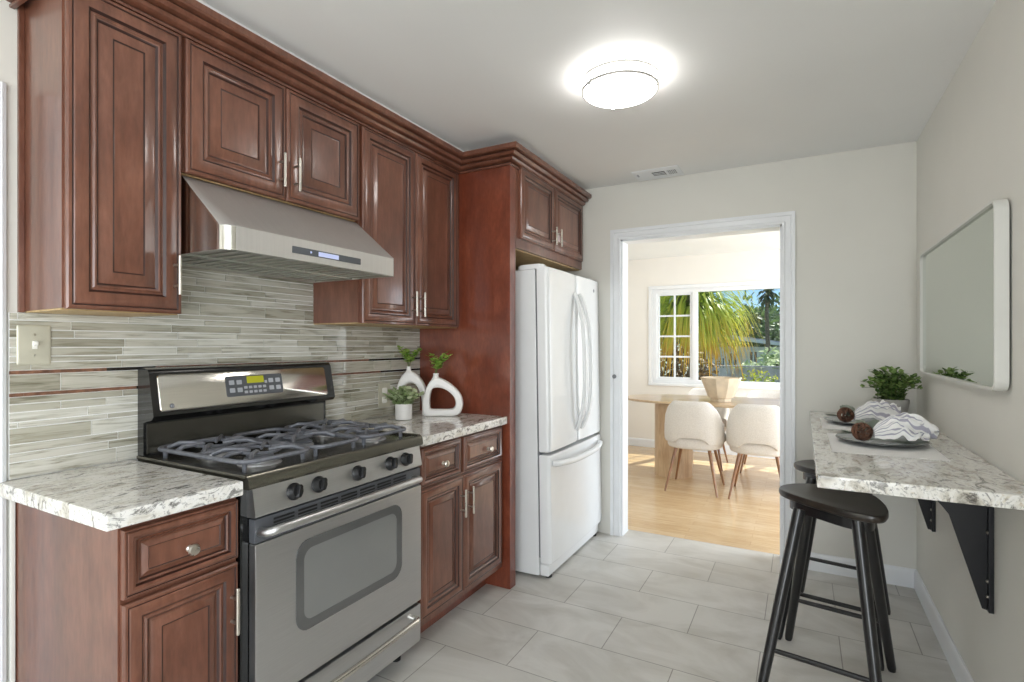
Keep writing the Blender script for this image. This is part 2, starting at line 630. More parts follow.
# ------------------------------------------------------------------ room shell
struct('floor', MB().box(XL - 0.1, XR_ + 0.1, REAR - 0.1, 3.755, -0.1, 0), M['tile'])
struct('floor_dining', MB().box(DL - 0.1, DR + 0.1, 3.755, YD + 0.12, -0.1, 0), M['oak'])
struct('ceiling', MB().box(XL - 0.1, XR_ + 0.1, REAR - 0.1, YB + 0.06, ZC, ZC + 0.1), M['ceiling'])
struct('ceiling_dining', MB().box(DL - 0.1, DR + 0.1, YB + 0.06, YD + 0.12, ZC, ZC + 0.1), M['ceiling'])
struct('wall_left', MB().box(XL - 0.1, XL, REAR - 0.1, YB, 0, ZC), M['wall'])
rw = MB()
ry0, ry1, rz0, rz1 = -2.35, -0.35, 0.35, 2.25  # unseen opening, added for the side fill light
rw.box(XR_, XR_ + 0.1, REAR - 0.1, ry0, 0, ZC).box(XR_, XR_ + 0.1, ry1, YB, 0, ZC).box(XR_, XR_ + 0.1, ry0, ry1, 0, rz0).box(XR_, XR_ + 0.1, ry0, ry1, rz1, ZC)
struct('wall_right', rw, M['wall'])
wb = MB()
YB2 = 3.73
wb.box(DL - 0.1, DX0, YB, YB2, 0, ZC).box(DX1, DR + 0.1, YB, YB2, 0, ZC).box(DX0, DX1, YB, YB2, DZ, ZC)
struct('wall_back', wb, M['wall'])
rw = MB()
rw.box(XL, -0.45, REAR - 0.1, REAR, 0, ZC).box(0.45, XR_, REAR - 0.1, REAR, 0, ZC).box(-0.45, 0.45, REAR - 0.1, REAR, 2.12, ZC)  # gap in the wall added for the rear fill light
struct('wall_rear', rw, M['wall'])
dw = MB()
dw.box(DL - 0.1, WX0, YD, YD + 0.12, 0, ZC).box(WX1, DR + 0.1, YD, YD + 0.12, 0, ZC).box(WX0, WX1, YD, YD + 0.12, 0, WZ0).box(WX0, WX1, YD, YD + 0.12, WZ1, ZC)
struct('wall_dining_far', dw, M['wall_dining'])
struct('wall_dining_left', MB().box(DL - 0.1, DL, YB2, YD, 0, ZC), M['wall_dining'])
dr = MB()
dr.box(DR, DR + 0.1, YB2, 4.1, 0, ZC).box(DR, DR + 0.1, 6.5, YD, 0, ZC).box(DR, DR + 0.1, 4.1, 6.5, 2.2, ZC)  # unseen opening added for the dining fill light
struct('wall_dining_right', dr, M['wall_dining'])

def casing_frame(name, x0, x1, ztop, w, y, d):
    """moulded door casing around an opening, on the -y face of a wall"""
    m = MB()
    prof = [(0.0, 0.0), (0.0, 0.014), (0.012, 0.016), (0.018, 0.012), (0.045, 0.014), (0.05, 0.02), (w, 0.02), (w, 0.0)]
    pts = [(x0, 0.0, -1, 0), (x0, ztop, -1, 1), (x1, ztop, 1, 1), (x1, 0.0, 1, 0)]
    rings = []
    for px, pz, ox, oz in pts:
        rings.append([(px + ox * u, y - v, pz + oz * u) for u, v in prof])
    m.loops(rings)
    # jamb lining
    m.box(x0 - 0.004, x0 + 0.012, y, y + 0.13, 0, ztop)
    m.box(x1 - 0.012, x1 + 0.004, y, y + 0.13, 0, ztop)
    m.box(x0, x1, y, y + 0.13, ztop - 0.012, ztop + 0.004)
    return struct(name, m, M['trim'])

casing_frame('door_1', DX0, DX1, DZ, 0.07, YB, 0.02)
bs = lambda m, x0, x1, y0, y1: m.box(x0, x1, y0, y1, 0, 0.085).box(x0, x1, y0, y1, 0.085, 0.1)
def baseboard(name, axis, a0, a1, wallpos, sgn):
    prof = [(0, 0), (0.014, 0), (0.014, 0.08), (0.009, 0.095), (0.005, 0.102), (0, 0.102)]
    m = MB()
    if axis == 'x':
        m.prism(prof, lambda u, v, w: (w, wallpos + sgn * u, v), a0, a1)
    else:
        m.prism(prof, lambda u, v, w: (wallpos + sgn * u, w, v), a0, a1)
    return struct(name, m, M['trim'])
baseboard('baseboard_back', 'x', DX1 + 0.07, XR_, YB, -1)
baseboard('baseboard_right', 'y', REAR, YB - 0.014, XR_, -1)
baseboard('baseboard_dining_far', 'x', DL, DR, YD, -1)
baseboard('baseboard_dining_left', 'y', YB2, YD - 0.014, DL, 1)

# casing of the opening at the left edge of the kitchen run
m = MB()
m.prism([(0, 0), (0.02, 0), (0.02, 0.045), (0.012, 0.05), (0.016, 0.058), (0.012, 0.068), (0, 0.07)], lambda u, v, w: (XL + u, 0.577 + v, w), 0, 2.07)
struct('trim_1', m, M['trim'])
# scribe strip of wall beside the lower cabinet
struct('trim_2', MB().box(XL, XL + 0.018, 0.652, 0.664, 0, 0.895, 0.003), M['wall'])

# dining window: frame, two grid sashes, picture pane
def window():
    w = MB()
    y0, y1 = YD + 0.01, YD + 0.09
    t = 0.05
    w.box(WX0, WX1, y0, y1, WZ0, WZ0 + t).box(WX0, WX1, y0, y1, WZ1 - t, WZ1)
    w.box(WX0, WX0 + t, y0, y1, WZ0 + t, WZ1 - t).box(WX1 - t, WX1, y0, y1, WZ0 + t, WZ1 - t)
    px0, px1 = -1.138, -0.20
    w.box(px0 - 0.062, px0, y0, y1, WZ0 + t, WZ1 - t, 0.006).box(px1, px1 + 0.075, y0, y1, WZ0 + t, WZ1 - t, 0.006)
    fr = struct('window_1', w, M['trim'])
    for a, b in ((WX0 + t, px0 - 0.062), (px1 + 0.075, WX1 - t)):
        mu = MB()
        s = 0.03
        z0, z1 = WZ0 + t, WZ1 - t
        mu.box(a, a + s, y0 + 0.02, y1 - 0.02, z0, z1).box(b - s, b, y0 + 0.02, y1 - 0.02, z0, z1)
        mu.box(a + s, b - s, y0 + 0.02, y1 - 0.02, z0, z0 + s).box(a + s, b - s, y0 + 0.02, y1 - 0.02, z1 - s, z1)
        c = (a + b) / 2
        mu.box(c - 0.011, c + 0.011, y0 + 0.03, y1 - 0.03, z0 + s, z1 - s)
        for k in (1, 2, 3):
            z = z0 + s + (z1 - z0 - 2 * s) * k / 4
            mu.box(a + s, b - s, y0 + 0.031, y1 - 0.031, z - 0.011, z + 0.011)
        mu.build('grid_sash', M['trim'], fr)
    g = MB()
    g.box(WX0 + t, WX1 - t, y0 + 0.038, y0 + 0.042, WZ0 + t, WZ1 - t)
    g.build('pane', M['glass'], fr)
    cs = MB()
    # interior casing and sill
    cs.box(WX0 - 0.05, WX1 + 0.05, YD - 0.012, YD + 0.01, WZ1, WZ1 + 0.045, 0.003)
    cs.box(WX0 - 0.05, WX0, YD - 0.012, YD + 0.01, WZ0, WZ1, 0.003).box(WX1, WX1 + 0.05, YD - 0.012, YD + 0.01, WZ0, WZ1, 0.003)
    cs.box(WX0 - 0.05, WX1 + 0.05, YD - 0.03, YD + 0.01, WZ0 - 0.03, WZ0, 0.004)
    cs.build('window_casing', M['trim'], fr)
window()

# filler added to hide the shaded gap between the cabinet tops and the ceiling
struct('trim_3', MB().box(XL, -1.70, 0.70, 2.575, 2.386, ZC).box(XL, -1.372, 2.575, YB, 2.386, ZC), M['ceiling'])

# ------------------------------------------------------------------ backsplash
def backsplash():
    rnd = random.Random(5)
    m = MB()
    vals = []
    mats = []
    def tile(y0, y1, z0, z1, mi, val, proud=0.0):
        n0 = len(m.bm.verts)
        m.box(XL + 0.002, XL + 0.009 + proud, y0, y1, z0, z1, mat=mi)
        vals.extend([val] * (len(m.bm.verts) - n0))
    y0, y1 = 0.652, 2.523
    g = 0.0034
    n0 = len(m.bm.verts)
    m.box(XL, XL + 0.006, y0, y1, 0.937, 1.4185, mat=1)
    m.box(XL, XL + 0.006, 0.972, 1.738, 1.4185, 1.64, mat=1)
    vals.extend([0.5] * (len(m.bm.verts) - n0))
    rows = []
    z = 0.9375
    def fill(a, b):
        z = a
        while b - z > 0.004:
            h = rnd.choice([0.017, 0.024, 0.026, 0.028, 0.047])
            if b - z - h < 0.014:
                h = b - z
            rows.append((z, min(z + h, b), 0))
            z += h
    fill(0.9375, 1.174)
    rows.append((1.174, 1.185, 2))
    rows.append((1.185, 1.239, 0))
    rows.append((1.239, 1.250, 2))
    fill(1.250, 1.4185)
    fill(1.4185, 1.64)
    for za, zb, kind in rows:
        lim0, lim1 = (y0, y1) if zb <= 1.42 else (0.972, 1.738)
        y = lim0 - rnd.random() * 0.12
        while y < lim1:
            L = rnd.uniform(0.10, 0.34) if kind == 0 else rnd.choice([0.15, 0.15, 0.3])
            a, b = max(y, lim0), min(y + L, lim1)
            if b - a > 0.006:
                if kind == 0:
                    tile(a + g / 2, b - g / 2, za + g / 2, zb - g / 2, 0, min(1, max(0, rnd.gauss(0.55, 0.34))))
                else:
                    dark = (0.85 < a < 1.0) or a > 1.93 or rnd.random() < 0.12
                    tile(a + 0.0006, b - 0.0006, za + 0.0004, zb - 0.0004, 3 if dark else 2, 0.5)
            y += L
    m.attr = ('tile', vals)
    b = m.bm
    o = m.build('trim_backsplash', [M['splash'], M['grout'], M['copper'], M['bronze']], None, 0)
    return tag(o, kind='structure')
backsplash()

# ------------------------------------------------------------------ cabinet pieces (all fronts face +x)
def skew_left(o):
    for v in o.data.vertices:
        w = v.co + o.parent.location
        if w.y < 0.70:
            v.co.y += 0.020 * (-1.716 - w.x) / 0.288

def raised_panel(y0, y1, z0, z1, xb, k=1.0, name='door', parent=None, mats=None, thick=0.02):
    """mitred raised-panel front; xb = its back plane"""
    prof = [(0, 0, 0), (0, thick - 0.006, 0), (0.004, thick - 0.002, 0), (0.010, thick - 0.001, 0), (0.014, thick - 0.003, 1), (0.018, thick, 0),
            (0.032, thick + 0.003, 0), (0.044, thick + 0.0005, 0), (0.050, thick - 0.006, 1), (0.054, thick - 0.006, 0), (0.058, thick - 0.003, 0),
            (0.063, thick - 0.005, 0), (0.068, thick - 0.011, 1), (0.073, thick - 0.011, 0), (0.080, thick - 0.007, 0), (0.097, thick - 0.002, 0),
            (0.101, thick - 0.004, 1), (0.104, thick - 0.004, 0)]
    rings, mi = [], []
    for ins, x, g in prof:
        i = ins * k
        rings.append([(xb + x, y0 + i, z0 + i), (xb + x, y1 - i, z0 + i), (xb + x, y1 - i, z1 - i), (xb + x, y0 + i, z1 - i)])
        mi.append(g)
    m = MB()
    m.loops(rings, mi[1:] + [0])
    return m.build(name, mats or [M['cherry'], M['glaze']], parent, 30)

def bar_handle(parent, y, z0, z1, xf, r=0.0055):
    """slim bar pull on two posts, standing off the front plane xf"""
    m = MB()
    xo = xf + 0.032
    m.tube([(xo, y, z0), (xo, y, z0 + 0.004), (xo, y, z1 - 0.004), (xo, y, z1)], [r * 0.8, r, r, r * 0.8], 12)
    L = z1 - z0
    for z in (z0 + L * 0.24, z1 - L * 0.24):
        m.tube([(xf - 0.001, y, z), (xf + 0.006, y, z), (xo, y, z)], [0.006, 0.0042, 0.0042], 10)
    return m.build('handle', M['nickel'], parent)

def round_knob(parent, y, z, xf):
    m = MB()
    m.lathe([(0.009, -0.001), (0.009, 0.003), (0.006, 0.006), (0.006, 0.013), (0.0145, 0.018), (0.0155, 0.022), (0.013, 0.027), (0.005, 0.029)], (xf, y, z), 24, axis='x')
    return m.build('knob', M['nickel'], parent)

def wall_cabinet(label, y0, y1, z0, z1, doors, handles, k=1.0):
    xf = -1.716
    t = thing('wall_cabinet', label, 'cabinet', (XL, (y0 + y1) / 2, z0))
    b = MB()
    b.box(XL + 0.001, xf, y0, y1, z0 + 0.004, z1, 0.0015)
    b.build('cabinet_box', M['cherry'], t)
    u = MB()
    u.box(XL + 0.003, xf - 0.012, y0 + 0.003, y1 - 0.003, z0, z0 + 0.004)
    u.build('bottom_panel', M['maple'], t)
    for (a, c), hs in zip(doors, handles):
        d = raised_panel(a, c, z0 + 0.002, 2.291, xf, k, 'door', t)
        bar_handle(d, hs[0], hs[1], hs[2], xf + 0.019)
    return t

wc1 = wall_cabinet('tall single-door cherry wall cabinet over the light switch, at the left end of the run', 0.667, 0.9735, 1.419, 2.33, [(0.671, 0.968)], [(0.943, 1.478, 1.598)], 1.10)
for o in wc1.children:
    if o.name.startswith(('cabinet_box', 'bottom_panel')):
        skew_left(o)
sc = MB()
sc.box(XL + 0.001, XL + 0.014, 0.672, 0.686, 1.419, 2.33, 0.002)
sc.build('scribe_strip', M['cherry'], wc1)
wall_cabinet('short two-door cherry wall cabinet directly above the steel range hood', 0.975, 1.7335, 1.866, 2.33, [(0.981, 1.350), (1.354, 1.728)], [(1.319, 1.905, 2.03), (1.385, 1.905, 2.03)], 1.16)
wall_cabinet('two-door cherry wall cabinet between the range hood and the refrigerator panel', 1.735, 2.522, 1.419, 2.33, [(1.747, 2.112), (2.116, 2.484)], [(2.082, 1.465, 1.588), (2.146, 1.465, 1.588)], 0.95)

# tall end panel and cabinet over the refrigerator
XP = -1.385
pn = MB()
pn.box(XL + 0.001, XP, 2.524, 2.588, 0.0, 2.33, 0.002)
tag(recenter(pn.build('refrigerator_end_panel', M['cherry_red']), (-1.7, 2.556, 0)), 'tall reddish cherry end panel standing between the right worktop and the white refrigerator', 'end panel')
fc = thing('refrigerator_cabinet', 'short two-door cherry cabinet high above the white refrigerator', 'cabinet', (XL, 3.09, 1.86))
b = MB()
b.box(XL + 0.001, XP, 2.589, 3.594, 1.862, 2.33, 0.002)
b.build('cabinet_box', M['cherry'], fc)
u = MB()
u.box(XL + 0.004, XP - 0.02, 2.592, 3.59, 1.856, 1.862)
u.build('bottom_panel', M['maple'], fc)
for a, c, h in ((2.622, 3.070, 3.035), (3.076, 3.568, 3.112)):
    d = raised_panel(a, c, 1.915, 2.318, XP, 0.92, 'door', fc)
    bar_handle(d, h, 1.945, 2.055, XP + 0.019)

# crown moulding along the cabinet tops
def crown():
    prof = [(0.0, 0.0), (0.012, 0.0), (0.012, 0.008), (0.006, 0.010), (0.006, 0.014), (0.020, 0.016), (0.030, 0.022), (0.036, 0.031), (0.029, 0.033), (0.029, 0.037), (0.050, 0.041), (0.060, 0.052), (0.053, 0.054), (0.053, 0.059), (0.074, 0.062), (0.080, 0.067), (0.080, 0.088), (0.0, 0.088)]
    dark = {2, 3, 7, 8, 11, 12}
    z0 = 2.296
    xf = -1.7155
    m = MB()
    # path of the cabinet faces in plan with outward offsets
    path = [((XL + 0.001, 0.6665), (0, -1)), ((xf, 0.6665), (1, -1)), ((xf, 2.5235), (1, -1)), ((XP, 2.5235), (1, -1)), ((XP, 3.575), (1, 0))]
    path[2] = ((xf, 2.5235), (1, -1))
    # build mitred rings
    rings = []
    for i, ((x, y), (ox, oy)) in enumerate(path):
        ring = []
        for u, v in prof:
            if i == 0:
                p = (x, y - u, z0 + v)
            elif i == 1:
                p = (x + u, y - u, z0 + v)
            elif i == 2:
                p = (x + u, y - u, z0 + v)
            elif i == 3:
                p = (x + u, y - u, z0 + v)
            else:
                p = (x + u, y, z0 + v)
            ring.append(p)
        rings.append(ring)
    bm = m.bm
    vr = [[bm.verts.new(p) for p in r] for r in rings]
    n = len(prof)
    for i in range(len(vr) - 1):
        for j in range(n):
            q = bm.faces.new((vr[i][j], vr[i][(j + 1) % n], vr[i + 1][(j + 1) % n], vr[i + 1][j]))
            q.material_index = 1 if j in dark else 0
    bm.faces.new(vr[0]); bm.faces.new(vr[-1])
    o = m.build('crown_moulding', [M['cherry'], M['glaze']], None, 25)
    return tag(recenter(o, (-1.7, 2.0, z0)), 'stepped cherry crown moulding running along the tops of all the upper cabinets', 'moulding')
crown()

def base_cabinet(label, y0, y1, fronts, left_open=False):
    """fronts: list of (kind, y0, y1, z0, z1, hardware...)"""
    xf = -1.433
    t = thing('base_cabinet', label, 'cabinet', (-1.7, (y0 + y1) / 2, 0))
    b = MB()
    b.box(XL + 0.001, xf, y0, y1, 0.115, 0.8945, 0.0015)
    b.build('cabinet_box', M['cherry'], t)
    k = MB()
    k.box(XL + 0.03, -1.535, y0 + 0.001, y1 - 0.001, 0.0, 0.115)
    k.build('toe_kick', M['cherry_red'], t)
    for kind, a, c, z0, z1, h in fronts:
        if kind == 'drawer':
            d = raised_panel(a, c, z0, z1, xf, 0.56, 'drawer', t)
            round_knob(d, h[0], h[1], xf + 0.017)
        else:
            d = raised_panel(a, c, z0, z1, xf, 0.88, 'door', t)
            bar_handle(d, h[0], h[1], h[2], xf + 0.019)
    return t

base_cabinet('cherry base cabinet with one drawer over one door, left of the steel range', 0.666, 0.9685,
             [('drawer', 0.671, 0.965, 0.716, 0.882, (0.826, 0.789)), ('door', 0.671, 0.965, 0.135, 0.703, (0.940, 0.515, 0.645))])
base_cabinet('cherry base cabinet with two drawers over two doors, right of the steel range', 1.7905, 2.5225,
             [('drawer', 1.797, 2.100, 0.716, 0.884, (1.955, 0.792)), ('drawer', 2.122, 2.492, 0.716, 0.884, (2.345, 0.790)),
              ('door', 1.797, 2.118, 0.150, 0.703, (2.090, 0.515, 0.645)), ('door', 2.122, 2.492, 0.150, 0.703, (2.156, 0.515, 0.645))])

def slab(name, label, cat, x0, x1, y0, y1, z0, z1, bev=0.004):
    m = MB()
    m.box(x0, x1, y0, y1, z0, z1, bev)
    o = m.build(name, M['granite'])
    recenter(o, ((x0 + x1) / 2, (y0 + y1) / 2, z0))
    return tag(o, label, cat)
slab('granite_worktop', 'short granite worktop left of the range, below the light switch', 'worktop', XL + 0.001, -1.400, 0.628, 0.970, 0.895, 0.936)
slab('granite_worktop', 'granite worktop carrying the two white vases, right of the range', 'worktop', XL + 0.001, -1.400, 1.788, 2.523, 0.895, 0.936)

# ------------------------------------------------------------------ switch and outlet
def wallplate(name, label, cat, y0, y1, z0, z1, switch):
    t = thing(name, label, cat, (XL + 0.009, (y0 + y1) / 2, (z0 + z1) / 2))
    x = XL + 0.0092
    m = MB()
    yc, zc = (y0 + y1) / 2, (z0 + z1) / 2
    if switch:
        po = rrect(y0, y1, z0, z1, 0.004, 3)
        pi_ = rrect(y0 + 0.006, y1 - 0.006, z0 + 0.006, z1 - 0.006, 0.003, 3)
        m.loops([[(x, a, b) for a, b in po], [(x + 0.002, a, b) for a, b in po], [(x + 0.006, a, b) for a, b in pi_]])
        m.build('plate', M['plate_almond'], t)
        s = MB()
        s.box(x + 0.005, x + 0.008, yc - 0.006, yc + 0.006, zc - 0.012, zc + 0.012, 0.001)
        s.box(x + 0.006, x + 0.020, yc - 0.0045, yc + 0.0045, zc - 0.002, zc + 0.011, 0.002)
        s.build('toggle', M['white_plastic'], t)
    else:
        po = rrect(y0, y1, z0, z1, 0.004, 3)
        m.loops([[(x, a, b) for a, b in po], [(x + 0.004, a, b) for a, b in po]])
        m.build('plate', M['plate_almond'], t)
        for dz in (0.024, -0.024):
            s = MB()
            pr = rrect(yc - 0.018, yc + 0.018, zc + dz - 0.017, zc + dz + 0.017, 0.008, 4)
            s.loops([[(x + 0.004, a, b) for a, b in pr], [(x + 0.007, a, b) for a, b in pr]])
            s.build('receptacle', M['white_plastic'], t)
    for dz in ((0.03, -0.03) if switch else (0.0,)):
        s = MB()
        s.lathe([(0.003, 0), (0.003, 0.0012), (0.001, 0.0018)], (x + (0.0058 if switch else 0.004), yc, zc + dz), 10, axis='x')
        s.build('screw', M['nickel'], t)
wallplate('light_switch', 'almond toggle light switch plate on the mosaic tile, under the left wall cabinet', 'light switch', 0.668, 0.748, 1.266, 1.383, True)
wallplate('wall_outlet', 'almond double wall outlet on the mosaic tile behind the little white plant pot', 'outlet', 2.165, 2.255, 0.985, 1.115, False)

# ------------------------------------------------------------------ gas range
def gas_range():
    y0, y1 = 0.984, 1.786
    ys = 1.010
    t = thing('gas_range', 'stainless steel gas range with black grates and five knobs, set between the granite worktops', 'stove', (-1.7, 1.38, 0))
    b = MB()
    b.box(-1.985, -1.437, y0, y1, 0.06, 0.905, 0.003)
    b.build('oven_body', M['black_enamel'], t)
    for x in (-1.93, -1.50):
        for y in (y0 + 0.05, y1 - 0.05):
            MB().lathe([(0.02, 0.0), (0.02, 0.012), (0.012, 0.016), (0.012, 0.06)], (x, y, 0), 14).build('foot', M['black_plastic'], t)
    # cooktop with raised rim
    c = MB()
    prof = [(-1.985, 0.905), (-1.400, 0.905), (-1.396, 0.912), (-1.400, 0.935), (-1.408, 0.944), (-1.425, 0.946), (-1.440, 0.940), (-1.93, 0.940), (-1.95, 0.946), (-1.985, 0.946)]
    c.prism(prof, lambda u, v, w: (u, w, v), y0, y1)
    c.box(-1.985, -1.41, y0 - 0.0055, y0 + 0.02, 0.9365, 0.9485, 0.003)
    c.box(-1.985, -1.41, y1 - 0.02, y1 + 0.001, 0.9365, 0.9485, 0.003)
    c.build('cooktop', M['dark_metal'], t)
    # burners
    spots = [(-1.555, 1.135, 0.045), (-1.80, 1.135, 0.038), (-1.555, 1.625, 0.05), (-1.80, 1.625, 0.04)]
    for x, y, r in spots:
        m = MB()
        m.lathe([(r * 1.5, 0.940), (r * 1.45, 0.945), (r * 1.1, 0.947), (r * 1.05, 0.958), (r * 0.9, 0.960)], (x, y, 0), 28)
        bo = m.build('burner', M['burner'], t)
        k = MB()
        k.lathe([(r * 0.9, 0.9605), (r * 0.92, 0.966), (r * 0.8, 0.970), (r * 0.2, 0.971)], (x, y, 0), 28)
        k.build('burner_cap', M['iron'], bo)
    m = MB()
    m.lathe([(0.05, 0.940), (0.05, 0.955), (0.044, 0.960)], (-1.68, 1.38, 0), 28, sx=1.7, sy=0.8)
    bo = m.build('burner', M['burner'], t)
    k = MB()
    k.lathe([(0.044, 0.9605), (0.046, 0.966), (0.04, 0.970), (0.01, 0.971)], (-1.68, 1.38, 0), 28, sx=1.7, sy=0.8)
    k.build('burner_cap', M['iron'], bo)
    # grates
    zt = 0.986
    def grate(ya, yb, centres):
        m = MB()
        xa, xb = -1.925, -1.445
        pts = [(u, v, zt - 0.012) for u, v in rrect(xa, xb, ya, yb, 0.05, 5)]
        m.tube(pts, 0.0075, 8, closed=True, flat=1.2)
        xm = (xa + xb) / 2
        m.tube([(xm, ya, zt - 0.012), (xm, (ya + yb) / 2, zt - 0.006), (xm, yb, zt - 0.012)], 0.0075, 8)
        for cx, cy in centres:
            for k in range(4):
                a = PI / 4 + k * PI / 2
                dx, dy = math.cos(a), math.sin(a)
                ex = max(xa + 0.02, min(xb - 0.02, cx + dx * 0.14))
                ey = max(ya + 0.012, min(yb - 0.012, cy + dy * 0.14))
                m.tube([(ex, ey, zt - 0.012), (cx + (ex - cx) * 0.75, cy + (ey - cy) * 0.75, zt + 0.002), (cx + (ex - cx) * 0.45, cy + (ey - cy) * 0.45, zt + 0.001), (cx + (ex - cx) * 0.2, cy + (ey - cy) * 0.2, zt - 0.004)], [0.0075, 0.008, 0.007, 0.005], 8)
            for s in (-1, 1):
                e = ya if s < 0 else yb
                m.tube([(cx, e, zt - 0.012), (cx, cy + (e - cy) * 0.8, zt + 0.002), (cx, cy + (e - cy) * 0.3, zt)], [0.0075, 0.008, 0.005], 8)
            ring = [(cx + 0.062 * math.cos(2 * PI * q / 20), cy + 0.062 * math.sin(2 * PI * q / 20), zt - 0.004) for q in range(20)]
            m.tube(ring, 0.005, 6, closed=True)
        for x in (xa + 0.03, xb - 0.03):
            for y in (ya + 0.02, yb - 0.02):
                m.tube([(x, y, zt - 0.012), (x, y, 0.9395)], [0.008, 0.007], 8)
        m.build('grate', M['iron'], t)
    grate(1.005, 1.258, [(-1.555, 1.135), (-1.80, 1.135)])
    grate(1.272, 1.488, [(-1.68, 1.38)])
    grate(1.502, 1.755, [(-1.555, 1.625), (-1.80, 1.625)])
    # control panel and knobs
    cp = MB()
    cp.prism([(-1.437, 0.815), (-1.402, 0.818), (-1.398, 0.824), (-1.412, 0.902), (-1.418, 0.9045), (-1.437, 0.9045)], lambda u, v, w: (u, w, v), ys - 0.004, y1 - 0.006)
    cp.build('control_panel', M['steel'], t)
    nx, nz = math.cos(0.18), math.sin(0.18)
    for y in (1.145, 1.242, 1.42, 1.592, 1.682):
        base = Vector((-1.4048, y, 0.863))
        ax = Vector((nx, 0, nz)); up = Vector((-nz, 0, nx)); sd = Vector((0, 1, 0))
        m = MB()
        rings = []
        for r, h in ((0.027, 0), (0.027, 0.005), (0.024, 0.009), (0.022, 0.016), (0.019, 0.022)):
            rings.append([base + ax * h + up * (r * math.cos(2 * PI * k / 24)) + sd * (r * math.sin(2 * PI * k / 24)) for k in range(24)])
        m.loops(rings)
        # grip ridge
        pr = rrect(-0.007, 0.007, -0.021, 0.021, 0.006, 3)
        tl = R(-18)
        rot = [(u * math.cos(tl) - v * math.sin(tl), u * math.sin(tl) + v * math.cos(tl)) for u, v in pr]
        m.loops([[base + ax * h + sd * (u * s) + up * (v * s) for u, v in rot] for h, s in ((0.018, 1.0), (0.032, 0.95), (0.035, 0.8))])
        m.build('knob', M['black_plastic'], t)
    # oven door
    d = MB()
    d.box(-1.436, -1.404, ys, y1 - 0.002, 0.254, 0.738, 0.005)
    door = d.build('oven_door', M['steel'], t)
    v = MB()
    v.box(-1.436, -1.408, ys, y1 - 0.002, 0.739, 0.811, 0.004)
    for k in range(7):
        a = y0 + 0.09 + k * 0.09
        for z in (0.775, 0.786, 0.797):
            v.box(-1.4085, -1.4065, a, a + 0.075, z - 0.003, z + 0.003, mat=1)
    v.build('vent_strip', [M['panel_grey'], M['gap']], door)
    wn = MB()
    po = rrect(1.152, 1.658, 0.405, 0.697, 0.05, 6)
    pi_ = rrect(1.182, 1.628, 0.435, 0.667, 0.035, 6)
    X = -1.4036
    wn.loops([[(X, a, b_) for a, b_ in po], [(X + 0.002, a, b_) for a, b_ in po], [(X + 0.0018, a, b_) for a, b_ in pi_], [(X + 0.0005, a, b_) for a, b_ in pi_]], mat=[0, 0, 0, 1])
    wn.bm.faces.ensure_lookup_table()
    wn.build('oven_window', [M['oven_border'], M['oven_glass']], door)
    h = MB()
    hp = catmull([(-1.408, 1.028, 0.772), (-1.372, 1.034, 0.776), (-1.352, 1.09, 0.783), (-1.340, 1.38, 0.786), (-1.352, 1.67, 0.783), (-1.372, 1.726, 0.776), (-1.408, 1.732, 0.772)], 6, False)
    h.tube(hp, 0.0135, 14, flat=1.0)
    h.build('handle', M['steel'], door)
    # drawer
    w = MB()
    w.box(-1.436, -1.406, ys, y1 - 0.002, 0.082, 0.240, 0.006)
    dw_ = w.build('storage_drawer', M['steel'], t)
    h = MB()
    hp = catmull([(-1.408, 1.03, 0.200), (-1.378, 1.036, 0.203), (-1.366, 1.09, 0.205), (-1.358, 1.38, 0.205), (-1.366, 1.67, 0.205), (-1.378, 1.724, 0.203), (-1.408, 1.73, 0.200)], 6, False)
    h.tube(hp, 0.011, 12)
    h.build('handle', M['steel_polished'], dw_)
    # backguard
    g = MB()
    g.prism([(-1.99, 0.946), (-1.955, 0.946), (-1.955, 1.06), (-1.935, 1.066), (-1.905, 1.072), (-1.893, 1.085), (-1.922, 1.228), (-1.932, 1.241), (-1.95, 1.246), (-1.99, 1.246)], lambda u, v, w_: (u, w_, v), y0 + 0.002, y1 - 0.016)
    bgd = g.build('backguard', M['black_enamel'], t)
    lo = MB()
    lo.box(-1.9555, -1.9525, y0 + 0.012, y1 - 0.03, 0.955, 1.055, 0.001)
    lo.build('lower_panel', M['dark_metal'], t)
    # frame of the sloped face: u along y, v up the slope
    O = Vector((-1.893, 0, 1.085)); V = (Vector((-1.922, 0, 1.228)) - O).normalized(); U = Vector((0, 1, 0)); N = U.cross(V)
    if N.x < 0:
        N = -N
    f = lambda u, v, n: O + U * u + V * v + N * n
    pl = MB()
    po = rrect(1.008, 1.728, 0.012, 0.140, 0.012, 4)
    pl.loops([[f(a, b_, 0.0005) for a, b_ in po], [f(a, b_, 0.003) for a, b_ in po], [f(1.368 + (a - 1.368) * 0.993, 0.076 + (b_ - 0.076) * 0.96, 0.005) for a, b_ in po]])
    pl.build('control_fascia', M['steel_polished'], t, 60)
    dp = MB()
    po = rrect(1.246, 1.494, 0.042, 0.122, 0.008, 4)
    dp.loops([[f(a, b_, 0.0052) for a, b_ in po], [f(a, b_, 0.0068) for a, b_ in po]])
    dpo = dp.build('display_panel', M['panel_grey'], t)
    ks = MB()
    def key(u, v, w_=0.022, h_=0.015):
        q = rrect(u - w_ / 2, u + w_ / 2, v - h_ / 2, v + h_ / 2, 0.002, 2)
        ks.loops([[f(a, b_, 0.0069) for a, b_ in q], [f(a, b_, 0.008) for a, b_ in q]])
    for u in (1.270, 1.301):
        for v in (0.066, 0.096):
            key(u, v, 0.021, 0.017)
    for u in (1.440, 1.472):
        for v in (0.066, 0.096):
            key(u, v, 0.021, 0.017)
    for k in range(5):
        for v in (0.056, 0.074):
            key(1.326 + k * 0.0205, v, 0.014, 0.010)
    key(1.4165, 0.092, 0.011, 0.011)
    ks.build('keypad_keys', M['key'], dpo)
    ld = MB()
